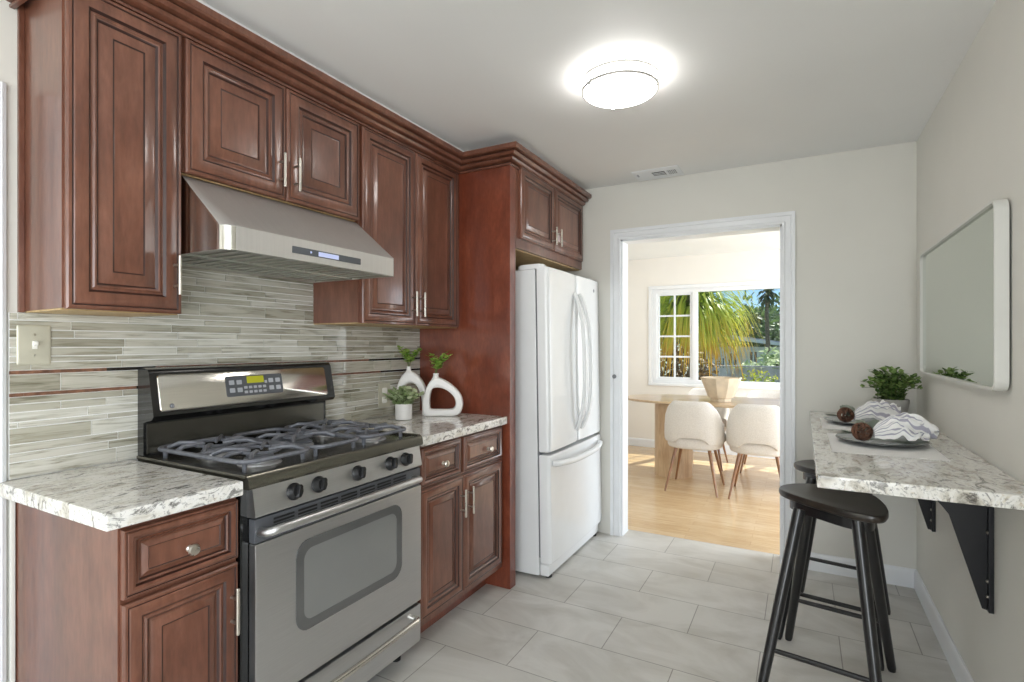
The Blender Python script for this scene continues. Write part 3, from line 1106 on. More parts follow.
    q = rrect(1.334, 1.408, 0.090, 0.117, 0.002, 2)
    ld.loops([[f(a, b_, 0.0069) for a, b_ in q], [f(a, b_, 0.0076) for a, b_ in q]])
    ld.build('clock_display', M['led_yellow'], dpo)
    bd = MB()
    rings = [[f(1.046 + r * math.cos(2 * PI * k / 20), 0.030 + r * math.sin(2 * PI * k / 20), n) for k in range(20)] for r, n in ((0.008, 0.0048), (0.008, 0.0062), (0.0066, 0.0066))]
    bd.loops(rings)
    bd.tube([f(1.046 + 0.0048 * math.cos(2 * PI * k / 16), 0.030 + 0.0048 * math.sin(2 * PI * k / 16), 0.0068) for k in range(16)], 0.0008, 6, closed=True, mat=1)
    bd.tube([f(1.0435, 0.0315, 0.007), f(1.042, 0.029, 0.007), f(1.044, 0.0275, 0.007), f(1.0455, 0.030, 0.007), f(1.048, 0.032, 0.007), f(1.0475, 0.0295, 0.007), f(1.0495, 0.028, 0.007)], 0.0005, 6, mat=1)
    bd.build('emblem', [M['panel_grey'], M['key']], t)
gas_range()

# ------------------------------------------------------------------ range hood
def hood():
    y0, y1 = 0.982, 1.732
    xb, xf, zb, zf, zt = XL + 0.011, -1.50, 1.612, 1.688, 1.862
    t = thing('range_hood', 'sloped stainless steel range hood under the short cabinet, above the range', 'range hood', (-1.75, 1.352, zb))
    m = MB()
    # plan outlines with rounded front corners
    def outline(xfr, r, n=6):
        pts = [(xb, y0), (xfr - r, y0)]
        for k in range(1, n):
            a = R(-90 + 90 * k / n)
            pts.append((xfr - r + r * math.cos(a), y0 + r + r * math.sin(a)))
        pts += [(xfr, y0 + r), (xfr, y1 - r / 3)]
        r = r / 3
        for k in range(1, n):
            a = R(90 * k / n)
            pts.append((xfr - r + r * math.cos(a), y1 - r + r * math.sin(a)))
        pts += [(xfr - r, y1), (xb, y1)]
        return pts
    lo = outline(xf, 0.045)
    up = outline(-1.722, 0.004)
    inn = [(max(xb + 0.015, x - 0.012) if x > xb + 0.1 else xb + 0.012, min(max(y, y0 + 0.012), y1 - 0.012)) for x, y in lo]
    rings = [[(x, y, zb + 0.03) for x, y in inn], [(x, y, zb) for x, y in inn], [(x, y, zb) for x, y in lo], [(x, y, zf - 0.004) for x, y in lo], [(x - (0.003 if x > xb + 0.1 else 0), y, zf) for x, y in lo], [(x, y, zt - 0.001) for x, y in up]]
    m.loops(rings, cap0=True, cap1=True)
    m.bm.normal_update()
    for q in m.bm.faces:
        q.material_index = 1 if abs(q.normal.y) > 0.95 or (abs(q.normal.z) < 0.1 and abs(q.normal.x) < 0.97) else 0
    m.build('hood_shell', [M['steel_hood'], M['steel_polished']], t, 30)
    # under-side baffle grille
    g = MB()
    n = 15
    for k in range(n):
        y = y0 + 0.03 + (y1 - y0 - 0.06) * k / (n - 1)
        g.box(xb + 0.03, xf - 0.03, y - 0.005, y + 0.005, zb + 0.006, zb + 0.012, 0.002)
    for x in (xb + 0.03, (xb + xf) / 2, xf - 0.03):
        g.tube([(x, y0 + 0.02, zb + 0.005), (x, y1 - 0.02, zb + 0.005)], 0.004, 8)
    g.build('baffle_grille', M['baffle'], t)
    c = MB()
    q = rrect(1.216, 1.530, 1.634, 1.657, 0.002, 2)
    c.loops([[(xf, a, b) for a, b in q], [(xf + 0.002, a, b) for a, b in q]])
    cp = c.build('control_strip', M['panel_grey'], t)
    d = MB()
    q = rrect(1.325, 1.418, 1.637, 1.653, 0.001, 2)
    d.loops([[(xf + 0.002, a, b) for a, b in q], [(xf + 0.003, a, b) for a, b in q]])
    d.lathe([(0.004, 0.002), (0.004, 0.0035), (0.002, 0.004)], (xf, 1.292, 1.646), 12, axis='x')
    d.build('display', M['led_blue'], cp)
hood()

# ------------------------------------------------------------------ refrigerator
def fridge():
    y0, y1 = 2.714, 3.580
    ym = (y0 + y1) / 2
    t = thing('refrigerator', 'white french-door refrigerator with a bottom freezer drawer, below the high cabinet', 'refrigerator', (-1.30, ym, 0))
    b = MB()
    b.box(-1.97, -1.318, y0 + 0.004, y1 - 0.004, 0.016, 1.757, 0.008)
    b.build('case', M['white_app'], t)
    k = MB()
    k.box(-1.318, -1.262, y0 + 0.012, y1 - 0.012, 0.014, 0.084, 0.012, seg=3)
    k.build('base_grille', M['white_app'], t)
    for x in (-1.285, -1.9):
        for y in (y0 + 0.06, y1 - 0.06):
            MB().lathe([(0.02, 0.0), (0.02, 0.012), (0.012, 0.015), (0.012, 0.02)], (x, y, 0), 16).build('foot', M['black_plastic'], t)
    gk = MB()
    gk.box(-1.3185, -1.305, y0 + 0.010, y1 - 0.010, 0.12, 1.75)
    gk.build('door_gasket', M['grey_gasket'], t)
    def door(a, c, z0, z1, name):
        m = MB()
        n = 12
        # gently bowed front with rounded vertical edges
        ring = [(-1.305, a), (-1.305, c)]
        front = []
        w = c - a
        for i in range(n + 1):
            s = i / n
            yy = c - w * s
            e = min(s, 1 - s) * w
            xx = -1.238 + 0.006 * math.sin(PI * s)
            front.append((xx, yy))
        pts = ring + [(-1.262, c), (-1.248, c - 0.004), (-1.240, c - 0.012)] + front[1:-1] + [(-1.240, a + 0.012), (-1.248, a + 0.004), (-1.262, a)]
        def sc(s_, dz):
            cx, cy = -1.28, (a + c) / 2
            return [(cx + (x - cx) * (1 - s_ * 2), cy + (y - cy) * (1 - s_ / (w / 2) * 0.03), dz) for x, y in pts]
        m.loops([sc(0.08, z0), sc(0.02, z0 + 0.004), sc(0, z0 + 0.012), sc(0, z1 - 0.012), sc(0.02, z1 - 0.004), sc(0.08, z1)])
        return m.build(name, M['white_app'], t, 40)
    dl = door(y0, ym - 0.003, 0.718, 1.765, 'door')
    drr = door(ym + 0.003, y1, 0.718, 1.765, 'door')
    fz = door(y0, y1, 0.092, 0.702, 'freezer_drawer')
    for d, y, s in ((dl, ym - 0.040, -1), (drr, ym + 0.040, 1)):
        h = MB()
        pts = catmull([(-1.236, y, 1.645), (-1.215, y + s * 0.004, 1.60), (-1.176, y + s * 0.012, 1.45), (-1.166, y + s * 0.014, 1.21), (-1.176, y + s * 0.012, 0.97), (-1.215, y + s * 0.004, 0.83), (-1.236, y, 0.795)], 6, False)
        h.tube(pts, [0.010] + [0.017] * (len(pts) - 2) + [0.010], 12, flat=0.8, up=(0, 1, 0))
        h.build('handle', M['white_app'], d)
    h = MB()
    pts = catmull([(-1.236, y0 + 0.03, 0.654), (-1.212, y0 + 0.06, 0.652), (-1.192, ym - 0.2, 0.640), (-1.188, ym, 0.637), (-1.192, ym + 0.2, 0.640), (-1.212, y1 - 0.10, 0.652), (-1.236, y1 - 0.075, 0.654)], 6, False)
    h.tube(pts, [0.012] + [0.018] * (len(pts) - 2) + [0.012], 12, flat=0.9)
    h.build('handle', M['white_app'], fz)
    for y in (y0 + 0.05, y1 - 0.05):
        hc = MB()
        q = rrect(-1.44, -1.275, y - 0.04, y + 0.04, 0.03, 5)
        hc.loops([[(a, b_, 1.7572) for a, b_ in q], [(a, b_, 1.776) for a, b_ in q], [(-1.355 + (a + 1.355) * 0.9, y + (b_ - y) * 0.85, 1.786) for a, b_ in q]])
        hc.build('hinge_cover', M['white_app'], t)
    bd = MB()
    bd.lathe([(0.012, 0), (0.012, 0.003), (0.010, 0.004)], (-1.2355, 3.455, 1.690), 20, axis='x')
    bd.tube([(-1.2312, 3.455 + 0.007 * math.cos(2 * PI * q / 16), 1.690 + 0.007 * math.sin(2 * PI * q / 16)) for q in range(16)], 0.001, 6, closed=True, mat=1)
    bd.build('emblem', [M['grey_gasket'], M['key']], t)
    t.location.x += 0.014
    t.rotation_euler = (0, R(-0.9), 0)
fridge()

# ------------------------------------------------------------------ leaves
def add_leaf(m, vals, p, d, up, L, w, shade, bend=0.25):
    """pointed oval leaf from p along d"""
    d = Vector(d).normalized()
    s = d.cross(Vector(up))
    if s.length < 1e-3:
        s = Vector((1, 0, 0))
    s.normalize()
    n = s.cross(d)
    b = m.bm
    p = Vector(p)
    q = [p, p + d * L * 0.3 + s * w * 0.42 + n * bend * L * 0.08, p + d * L * 0.68 + s * w * 0.4 + n * bend * L * 0.05, p + d * L - n * bend * L * 0.2,
         p + d * L * 0.68 - s * w * 0.4 + n * bend * L * 0.05, p + d * L * 0.3 - s * w * 0.42 + n * bend * L * 0.08, p + d * L * 0.5 - n * L * 0.03]
    v = [b.verts.new(x) for x in q]
    for a, c in ((0, 1), (1, 2), (2, 3), (3, 4), (4, 5), (5, 0)):
        b.faces.new((v[a], v[c], v[6]))
    vals.extend([shade] * 7)

def foliage(c, rx, rz, nstem, leaf, rnd, spread=1.0, per=9, stem_r=0.0012):
    """bushy stems rising from c; returns leaves and stems meshes"""
    m, st = MB(), MB()
    vals = []
    c = Vector(c)
    for k in range(nstem):
        a = rnd.uniform(0, 2 * PI)
        e = rnd.uniform(0.12, 1.0) ** 0.6
        tip = c + Vector((math.cos(a) * rx * e * spread, math.sin(a) * rx * e * spread, rz * (1.0 - 0.45 * e * e) * rnd.uniform(0.6, 1.0)))
        mid = c.lerp(tip, 0.5) + Vector((0, 0, rz * 0.16))
        pts = catmull([c + Vector((math.cos(a), math.sin(a), 0)) * rx * 0.42 * e, mid, tip], 5, False)
        st.tube(pts, stem_r, 5)
        for i in range(per):
            f = 0.12 + 0.88 * (i + rnd.random() * 0.5) / per
            j = min(int(f * (len(pts) - 1)), len(pts) - 2)
            p = pts[j].lerp(pts[j + 1], f * (len(pts) - 1) - j)
            az = rnd.uniform(0, 2 * PI)
            d = Vector((math.cos(az), math.sin(az), rnd.uniform(0.1, 1.3)))
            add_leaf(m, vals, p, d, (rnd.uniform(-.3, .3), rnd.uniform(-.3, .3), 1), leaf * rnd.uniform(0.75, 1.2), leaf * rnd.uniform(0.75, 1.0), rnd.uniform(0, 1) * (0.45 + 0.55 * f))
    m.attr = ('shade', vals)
    return m, st

# ------------------------------------------------------------------ right worktop ornaments
def small_pot():
    rnd = random.Random(3)
    c = (-1.815, 2.16, 0.9365)
    t = thing('potted_plant', 'small white pot of pale green leaves on the worktop, beside the range', 'potted plant', c)
    m = MB()
    m.lathe([(0.036, 0.0), (0.043, 0.003), (0.044, 0.080), (0.0425, 0.083), (0.040, 0.080), (0.039, 0.066), (0.002, 0.066)], c, 32)
    m.build('pot', M['white_ceramic'], t)
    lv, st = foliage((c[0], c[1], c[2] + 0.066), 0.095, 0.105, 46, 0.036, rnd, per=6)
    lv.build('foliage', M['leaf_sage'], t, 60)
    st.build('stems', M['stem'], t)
small_pot()

def ring_vase(name, label, c, w, h, ang, depth, open_side):
    """slab-like ring vase with a short neck; c = base centre"""
    U = Vector((math.cos(ang), math.sin(ang), 0)); D = Vector((-math.sin(ang), math.cos(ang), 0)); Z = Vector((0, 0, 1))
    c = Vector(c)
    m = MB()
    if not open_side:
        o = catmull([(-0.40, 0.0), (-0.48, 0.10), (-0.49, 0.40), (-0.36, 0.70), (-0.20, 0.84), (-0.02, 0.82), (0.22, 0.70), (0.44, 0.50), (0.50, 0.28), (0.44, 0.08), (0.30, 0.0), (0.0, 0.0)], 5)
        i = catmull([(-0.28, 0.17), (-0.31, 0.25), (-0.31, 0.42), (-0.27, 0.58), (-0.19, 0.635), (-0.04, 0.63), (0.12, 0.57), (0.27, 0.44), (0.315, 0.30), (0.27, 0.19), (0.16, 0.16), (-0.05, 0.16)], 5)
        nk = (-0.17, 0.83, 0.065)
    else:
        o = catmull([(-0.49, 0.0), (-0.50, 0.30), (-0.44, 0.58), (-0.30, 0.76), (-0.10, 0.85), (0.12, 0.80), (0.34, 0.66), (0.48, 0.44), (0.50, 0.2), (0.49, 0.0)], 5, False)
        i = catmull([(-0.32, 0.0), (-0.32, 0.28), (-0.26, 0.50), (-0.16, 0.60), (-0.04, 0.635), (0.10, 0.61), (0.22, 0.52), (0.31, 0.36), (0.33, 0.18), (0.33, 0.0)], 5, False)
        nk = (-0.10, 0.83, 0.065)
    lift = lambda P, k: [Vector((p[0], p[1] if p[1] < 0.4 else 0.4 + (p[1] - 0.4) * k)) for p in P]
    o, i = lift(o, 1.13), lift(i, 1.12)
    n = len(o)
    def pt(uv, d):
        return c + U * (uv[0] * w) + Z * (uv[1] * h) + D * d
    rings = []
    hd = depth / 2
    # cross section around the ring: rounded slab
    sect = [(0.0, -0.6), (0.12, -0.95), (0.35, -1.0), (0.65, -1.0), (0.88, -0.95), (1.0, -0.6), (1.0, 0.6), (0.88, 0.95), (0.65, 1.0), (0.35, 1.0), (0.12, 0.95), (0.0, 0.6)]
    for k in range(n):
        a, b_ = Vector(o[k]), Vector(i[k])
        rings.append([pt(a.lerp(b_, s), e * hd) for s, e in sect])
    m.loops(rings, closed=not open_side)
    # neck
    r0 = nk[2] * w
    nc = c + U * (nk[0] * w)
    prof = [(r0 * 1.7, h * 0.85), (r0 * 1.2, h * 0.905), (r0, h * 0.94), (r0 * 1.02, h * 0.985), (r0 * 1.12, h), (r0 * 0.85, h), (r0 * 0.8, h * 0.94), (0.001, h * 0.94)]
    m.lathe(prof, nc, 20)
    ob = m.build(name, M['white_ceramic'], None, 50)
    recenter(ob, c)
    tag(ob, label, 'vase')
    return nc + Z * h

def sprig(label, p, rnd, n, L, lean):
    m, st = MB(), MB()
    vals = []
    p = Vector(p)
    t = thing('green_sprig', label, 'greenery', p + Vector((0, 0, -0.012)))
    for k in range(n):
        a = rnd.uniform(0, 2 * PI)
        d = (Vector((math.cos(a) * 0.6, math.sin(a) * 0.6, 1)) + Vector(lean)).normalized()
        tip = p + d * L * rnd.uniform(0.6, 1.05)
        pts = catmull([p + Vector((0, 0, -0.012)), p + Vector((0, 0, 0.015)) + d * L * 0.25, tip], 5, False)
        st.tube(pts, 0.0011, 5)
        for i in range(11):
            f = 0.3 + 0.7 * i / 10
            q = pts[0].lerp(pts[-1], f) if f > 0.98 else pts[min(int(f * (len(pts) - 1)), len(pts) - 2)].lerp(pts[min(int(f * (len(pts) - 1)), len(pts) - 2) + 1], 0.5)
            az = rnd.uniform(0, 2 * PI)
            add_leaf(m, vals, q, (math.cos(az), math.sin(az), 0.5), (0, 0, 1), 0.034 * rnd.uniform(0.7, 1.2), 0.022, rnd.random())
    m.attr = ('shade', vals)
    m.build('leaves', M['leaf_sprig'], t, 60)
    st.build('stems', M['stem'], t)

n1 = ring_vase('ring_vase', 'white closed-loop ring vase at the front of the worktop, against the cherry panel', (-1.722, 2.375, 0.9365), 0.222, 0.232, R(32), 0.05, False)
n2 = ring_vase('arch_vase', 'white open-arch vase behind the loop vase, by the tiled wall', (-1.903, 2.335, 0.9365), 0.180, 0.268, R(24), 0.045, True)
sprig('fresh green sprig standing in the loop vase', n1, random.Random(11), 10, 0.125, (0.2, 0.05, 0))
sprig('fresh green sprig standing in the arch vase', n2, random.Random(12), 9, 0.115, (0.1, 0.0, 0))

# ------------------------------------------------------------------ breakfast bar on the right wall
slab('bar_counter', 'narrow granite breakfast bar counter fixed along the right wall under the mirror', 'counter', 0.040, XR_ - 0.001, 1.845, YB - 0.001, 0.895, 0.934)

def bracket(label, y):
    t = thing('shelf_bracket', label, 'bracket', (XR_, y, 0.45), 'brackets under the breakfast bar')
    m = MB()
    poly = catmull([(0.20, 0.886), (0.30, 0.868), (0.385, 0.815), (0.437, 0.752)], 5, False)
    poly = [(p.x, p.y) for p in poly] + [(0.523, 0.455), (0.536, 0.452), (0.536, 0.886)]
    m.prism(poly, lambda u, v, w: (u, w, v), y - 0.003, y + 0.003)
    m.build('gusset_plate', M['black_steel'], t)
    f = MB()
    f.box(XR_ - 0.0145, XR_ - 0.001, y - 0.022, y + 0.022, 0.450, 0.886, 0.001)
    f.build('wall_flange', M['black_steel'], t)
    g = MB()
    g.box(0.19, XR_ - 0.001, y - 0.022, y + 0.022, 0.887, 0.8945, 0.001)
    g.build('top_flange', M['black_steel'], t)
    for z in (0.80, 0.71, 0.55, 0.50):
        for s in (-1, 1):
            b_ = MB()
            b_.lathe([(0.006, -0.0144), (0.006, -0.017), (0.003, -0.0195)], (XR_, y + s * 0.012, z), 10, axis='x')
            b_.build('bolt', M['nickel'], t)
bracket('black steel triangular bracket under the front end of the breakfast bar', 2.288)
bracket('black steel triangular bracket farther along under the breakfast bar, mostly hidden by the counter', 3.150)

def stool(name, label):
    c = Vector((0.09, 2.385, 0))
    t = thing(name, label, 'bar stool', c, 'black bar stools at the breakfast bar')
    out = catmull([(-0.082, 2.435), (-0.040, 2.365), (0.05, 2.285), (0.15, 2.21), (0.235, 2.195), (0.268, 2.27), (0.268, 2.40), (0.235, 2.52), (0.13, 2.59), (0.0, 2.57), (-0.065, 2.51)], 6)
    cc = Vector((0.10, 2.395))
    def ring(s, z, dish=0):
        return [(cc.x + (p.x - cc.x) * s, cc.y + (p.y - cc.y) * s, z) for p in out]
    m = MB()
    m.loops([ring(0.90, 0.708), ring(0.975, 0.713), ring(1.0, 0.722), ring(1.0, 0.732), ring(0.985, 0.738), ring(0.95, 0.740), ring(0.6, 0.734), ring(0.2, 0.732)])
    m.build('seat', M['black_seat'], t, 40)
    a = MB()
    a.loops([ring(0.78, 0.668), ring(0.78, 0.709), ring(0.70, 0.709), ring(0.70, 0.668)], closed=True)
    a.build('apron', M['black_wood'], t, 40)
    th = R(-9)
    def rot(x, y):
        return Vector((0.09 + x * math.cos(th) - y * math.sin(th), 2.385 + x * math.sin(th) + y * math.cos(th), 0))
    feet = {(sx, sy): rot(sx * 0.19, sy * 0.285) for sx in (-1, 1) for sy in (-1, 1)}
    tops = {(sx, sy): rot(0.012 + sx * 0.092, 0.012 + sy * 0.13) + Vector((0, 0, 0.706)) for sx in (-1, 1) for sy in (-1, 1)}
    for k in feet:
        l = MB()
        f, tp = feet[k], tops[k]
        l.tube([f, f.lerp(tp, 0.02), f.lerp(tp, 0.5), tp], [0.013, 0.016, 0.0195, 0.021], 14)
        l.build('leg', M['black_wood'], t)
    def rail(k1, k2, z):
        s = MB()
        a_, b_ = feet[k1].lerp(tops[k1], z / 0.706), feet[k2].lerp(tops[k2], z / 0.706)
        s.tube([a_, a_.lerp(b_, 0.1), a_.lerp(b_, 0.5), a_.lerp(b_, 0.9), b_], [0.007, 0.009, 0.0095, 0.009, 0.007], 10)
        s.build('stretcher', M['black_wood'], t)
    rail((-1, -1), (1, -1), 0.205)
    rail((-1, 1), (1, 1), 0.205)
    return t
s1 = stool('bar_stool', 'black wooden bar stool standing at the open front end of the breakfast bar')
s2 = copy_tree(s1)
s2.location = s1.location + Vector((0.048, 0.55, 0))
tag(s2, 'black wooden bar stool farther in, mostly hidden by the counter, beside the right doorway casing')

# place settings
def placemat(label, x0, x1, y0, y1, ang):
    m = MB()
    cx, cy = (x0 + x1) / 2, (y0 + y1) / 2
    n = 40
    w, h = (x1 - x0) / 2, (y1 - y0) / 2
    m.box(-w, w, -h, h, 0.0, 0.0025, 0.0008)
    rnd = random.Random(int(cy * 100))
    for s in (-1, 1):
        for k in range(n):
            x = -w + 2 * w * (k + 0.5) / n
            m.tube([(x, s * h, 0.0012), (x + rnd.uniform(-.003, .003), s * (h + 0.008), 0.001)], 0.0008, 4)
    o = m.build('placemat', M['placemat'])
    o.location = (cx, cy, 0.9343)
    o.rotation_euler = (0, 0, ang)
    return tag(o, label, 'placemat', 'placemats on the breakfast bar')
placemat('white woven placemat under the closer grey plate on the breakfast bar', 0.098, 0.438, 2.262, 2.722, 0.0)
placemat('white woven placemat under the grey plate beside the potted plant', 0.085, 0.410, 2.86, 3.25, 0.0)

def plate(label, c):
    t = thing('dinner_plate', label, 'plate', c, 'plates on the breakfast bar')
    m = MB()
    prof = [(0.075, 0.0), (0.080, 0.002), (0.120, 0.009), (0.148, 0.0165), (0.151, 0.018), (0.149, 0.0195), (0.118, 0.0125), (0.085, 0.0065), (0.002, 0.006)]
    m.lathe(prof, c, 48)
    m.build('dish', M['plate'], t)
    r = MB()
    r.tube([(c[0] + 0.1505 * math.cos(2 * PI * k / 48), c[1] + 0.1505 * math.sin(2 * PI * k / 48), c[2] + 0.0182) for k in range(48)], 0.0016, 6, closed=True)
    r.build('rim_edge', M['plate_rim'], t)
P1, P2 = (0.272, 2.530, 0.9372), (0.250, 3.10, 0.9372)
plate('grey stoneware plate on the closer placemat of the breakfast bar', P1)
plate('grey stoneware plate on the placemat beside the potted plant', P2)

def napkin_set(c, where, seed, ang):
    rnd = random.Random(seed)
    c = Vector(c)
    ca, sa = math.cos(ang), math.sin(ang)
    T = lambda x, y, z: (c.x + x * ca - y * sa, c.y + x * sa + y * ca, c.z + z)
    # ball-shaped twig ring with eucalyptus leaves
    t = thing('napkin_ring', 'brown twig ball napkin ring ' + where, 'napkin ring', T(-0.062, 0, 0.0), 'twig napkin rings')
    m = MB()
    R0 = 0.034
    b0 = Vector((-0.068, -0.01, R0 + 0.006))
    for k in range(46):
        ax = Vector((rnd.gauss(0, 1), rnd.gauss(0, 1), rnd.gauss(0, 1))).normalized()
        u = ax.orthogonal().normalized()
        v = ax.cross(u)
        off = rnd.uniform(-0.55, 0.55)
        rr = R0 * math.sqrt(1 - off * off)
        a0, da = rnd.uniform(0, 6.28), rnd.uniform(1.6, 3.4)
        pts = []
        for i in range(9):
            a = a0 + da * i / 8
            q = b0 + ax * (off * R0) + u * (rr * math.cos(a)) + v * (rr * math.sin(a))
            pts.append(T(*q))
        m.tube(pts, rnd.uniform(0.0022, 0.0036), 5)
    m.build('twig_ball', M['twig'], t)
    lf = MB()
    vals = []
    for k in range(9):
        a = rnd.uniform(0.4, 2.6)
        p = Vector(T(-0.060 + rnd.uniform(-.01, .02), 0.008, 0.05 + rnd.uniform(-0.015, 0.008)))
        d = Vector((-math.cos(a) * 0.3 - 0.15 + 0.5 * (k % 2), 0.35, rnd.uniform(0.1, 0.55)))
        add_leaf(lf, vals, p, d, (0, -1, 0.3), 0.055 * rnd.uniform(0.7, 1.1), 0.036, rnd.random())
    for k in range(5):
        p = Vector(T(-0.09, 0.0, 0.03))
        add_leaf(lf, vals, p, (-1, rnd.uniform(-.3, .5), rnd.uniform(-0.1, 0.35)), (0, 0, 1), 0.06 * rnd.uniform(0.8, 1.15), 0.018, rnd.random())
    lf.attr = ('shade', vals)
    lf.build('leaves', M['leaf_euc'], t, 60)
    # gathered napkin fanning out to the right
    nm = MB()
    vals = []
    I, Jn = 34, 96
    bm = nm.bm
    grid = []
    for i in range(I + 1):
        s = i / I
        row = []
        for j in range(Jn + 1):
            q = j / Jn * 2 - 1
            fan = 0.018 + 0.075 * s ** 0.8
            ph = q * PI * 6.5 + seed + 0.9 * math.sin(2.3 * q + seed) + 0.7 * s
            pleat = math.sin(ph)
            amp = (0.006 + 0.024 * s ** 0.8) * (0.7 + 0.5 * math.sin(3.1 * q + seed))
            x = -0.030 + 0.185 * s * (1 - 0.22 * q * q) + 0.014 * s * math.sin(5 * q + 2 * seed) + 0.006 * s * pleat
            arch = 0.088 * math.sin(PI * (0.08 + 0.86 * s)) ** 0.8 * (1 - 0.92 * abs(q) ** 2.4)
            curl = 0.030 * s ** 3 * math.sin(9.0 * q + 3 * seed) + 0.008 * s * math.sin(11 * s + 4 * q)
            z = max(0.016 + 0.010 * s, 0.016 + arch * (1 - 0.25 * s) + amp * (0.5 + 0.5 * pleat) + curl)
            y = q * fan + 0.012 * s * math.cos(ph) + 0.012 * s
            nv = noise.noise(Vector((x * 34, y * 34, seed * 7.3)))
            nw = noise.noise(Vector((x * 60 + 5, y * 60, seed * 3.1)))
            z = max(0.014 + 0.012 * s, z + (0.022 * nv + 0.012 * nw) * min(1, s * 1.6))
            x += 0.026 * s * s * noise.noise(Vector((q * 7.0, seed * 2.7, 0.5)))
            row.append(bm.verts.new(T(x, y, z)))
            vals.append((q + 1) / 2)
        grid.append(row)
    for i in range(I):
        for j in range(Jn):
            bm.faces.new((grid[i][j], grid[i][j + 1], grid[i + 1][j + 1], grid[i + 1][j]))
    nm.attr = ('shade', vals)
    o = nm.build('napkin', M['napkin'], None, 180)
    recenter(o, c)
    sol = o.modifiers.new('cloth', 'SOLIDIFY')
    sol.thickness = 0.0016
    tag(o, 'striped white napkin gathered and fanned out ' + where, 'napkin', 'striped napkins')
napkin_set((P1[0] + 0.005, P1[1] - 0.005, P1[2] + 0.004), 'on the closer grey plate', 1, R(4))
napkin_set((P2[0] + 0.005, P2[1] - 0.005, P2[2] + 0.004), 'on the plate beside the potted plant', 2, R(8))

def bar_plant():
    rnd = random.Random(8)
    c = (0.405, 3.36, 0.9345)
    t = thing('potted_plant', 'pale grey pot of dark green boxwood leaves at the wall end of the breakfast bar', 'potted plant', c)
    m = MB()
    m.lathe([(0.055, 0.0), (0.062, 0.004), (0.077, 0.085), (0.079, 0.092), (0.080, 0.108), (0.077, 0.111), (0.073, 0.108), (0.070, 0.09), (0.002, 0.09)], c, 40)
    m.build('pot', M['concrete'], t)
    s = MB()
    s.lathe([(0.0695, 0.0905), (0.05, 0.093), (0.002, 0.094)], c, 24)
    s.build('soil', M['soil'], t)
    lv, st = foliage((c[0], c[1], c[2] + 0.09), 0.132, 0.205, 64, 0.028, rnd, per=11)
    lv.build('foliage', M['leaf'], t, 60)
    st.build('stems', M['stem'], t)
bar_plant()

def mirror():
    t = thing('wall_mirror', 'landscape mirror with a thin pale rounded frame on the right wall', 'mirror', (XR_, 2.685, 1.185))
    y0, y1, z0, z1 = 2.104, 3.266, 1.184, 1.768
    po = rrect(y0, y1, z0, z1, 0.035, 6)
    pi_ = rrect(y0 + 0.009, y1 - 0.009, z0 + 0.009, z1 - 0.009, 0.027, 6)
    m = MB()
    xs = XR_ - 0.006
    xf = 0.510
    m.loops([[(xs, a, b) for a, b in po], [(xf + 0.002, a, b) for a, b in po], [(xf, a + (0.001 if a < 2.6 else -0.001), b) for a, b in po], [(xf, a, b) for a, b in pi_], [(xf + 0.012, a, b) for a, b in pi_], [(xs, a, b) for a, b in pi_]], closed=True)
    m.build('frame', M['mirror_frame'], t)
    g = MB()
    g.loops([[(xf + 0.020, a, b) for a, b in pi_], [(xf + 0.012, a, b) for a, b in pi_]])
    g.build('mirror_glass', M['mirror'], t, 20)
mirror()

# ------------------------------------------------------------------ ceiling light, vent, bumper
def ceiling_light():
    c = (-0.660, 2.145, 0)
    t = thing('ceiling_light', 'round flush ceiling light with two silver bands, lit', 'ceiling light', (c[0], c[1], ZC))
    r = 0.153
    m = MB()
    m.lathe([(r - 0.006, ZC - 0.0005), (r - 0.006, ZC - 0.062), (r - 0.012, ZC - 0.070), (r * 0.7, ZC - 0.085), (r * 0.35, ZC - 0.092), (0.003, ZC - 0.094)], c, 64)
    m.build('diffuser', M['lamp'], t, 60)
    for z in (ZC - 0.016, ZC - 0.058):
        b = MB()
        rings = []
        for rr, zz in ((r - 0.003, z - 0.005), (r + 0.003, z - 0.005), (r + 0.003, z + 0.005), (r - 0.003, z + 0.005)):
            rings.append([(c[0] + rr * math.cos(2 * PI * k / 64), c[1] + rr * math.sin(2 * PI * k / 64), zz) for k in range(64)])
        b.loops(rings, closed=True)
        b.build('metal_band', M['band'], t)
    for k in range(3):
        a = R(118.5 + 120 * k)
        p = MB()
        x, y = c[0] + (r + 0.002) * math.cos(a), c[1] + (r + 0.002) * math.sin(a)
        p.tube([(x, y, ZC - 0.001), (x, y, ZC - 0.066)], 0.0035, 8)
        p.lathe([(0.006, ZC - 0.072), (0.006, ZC - 0.064), (0.003, ZC - 0.062)], (x, y, 0), 10)
        p.build('post', M['band'], t)
ceiling_light()

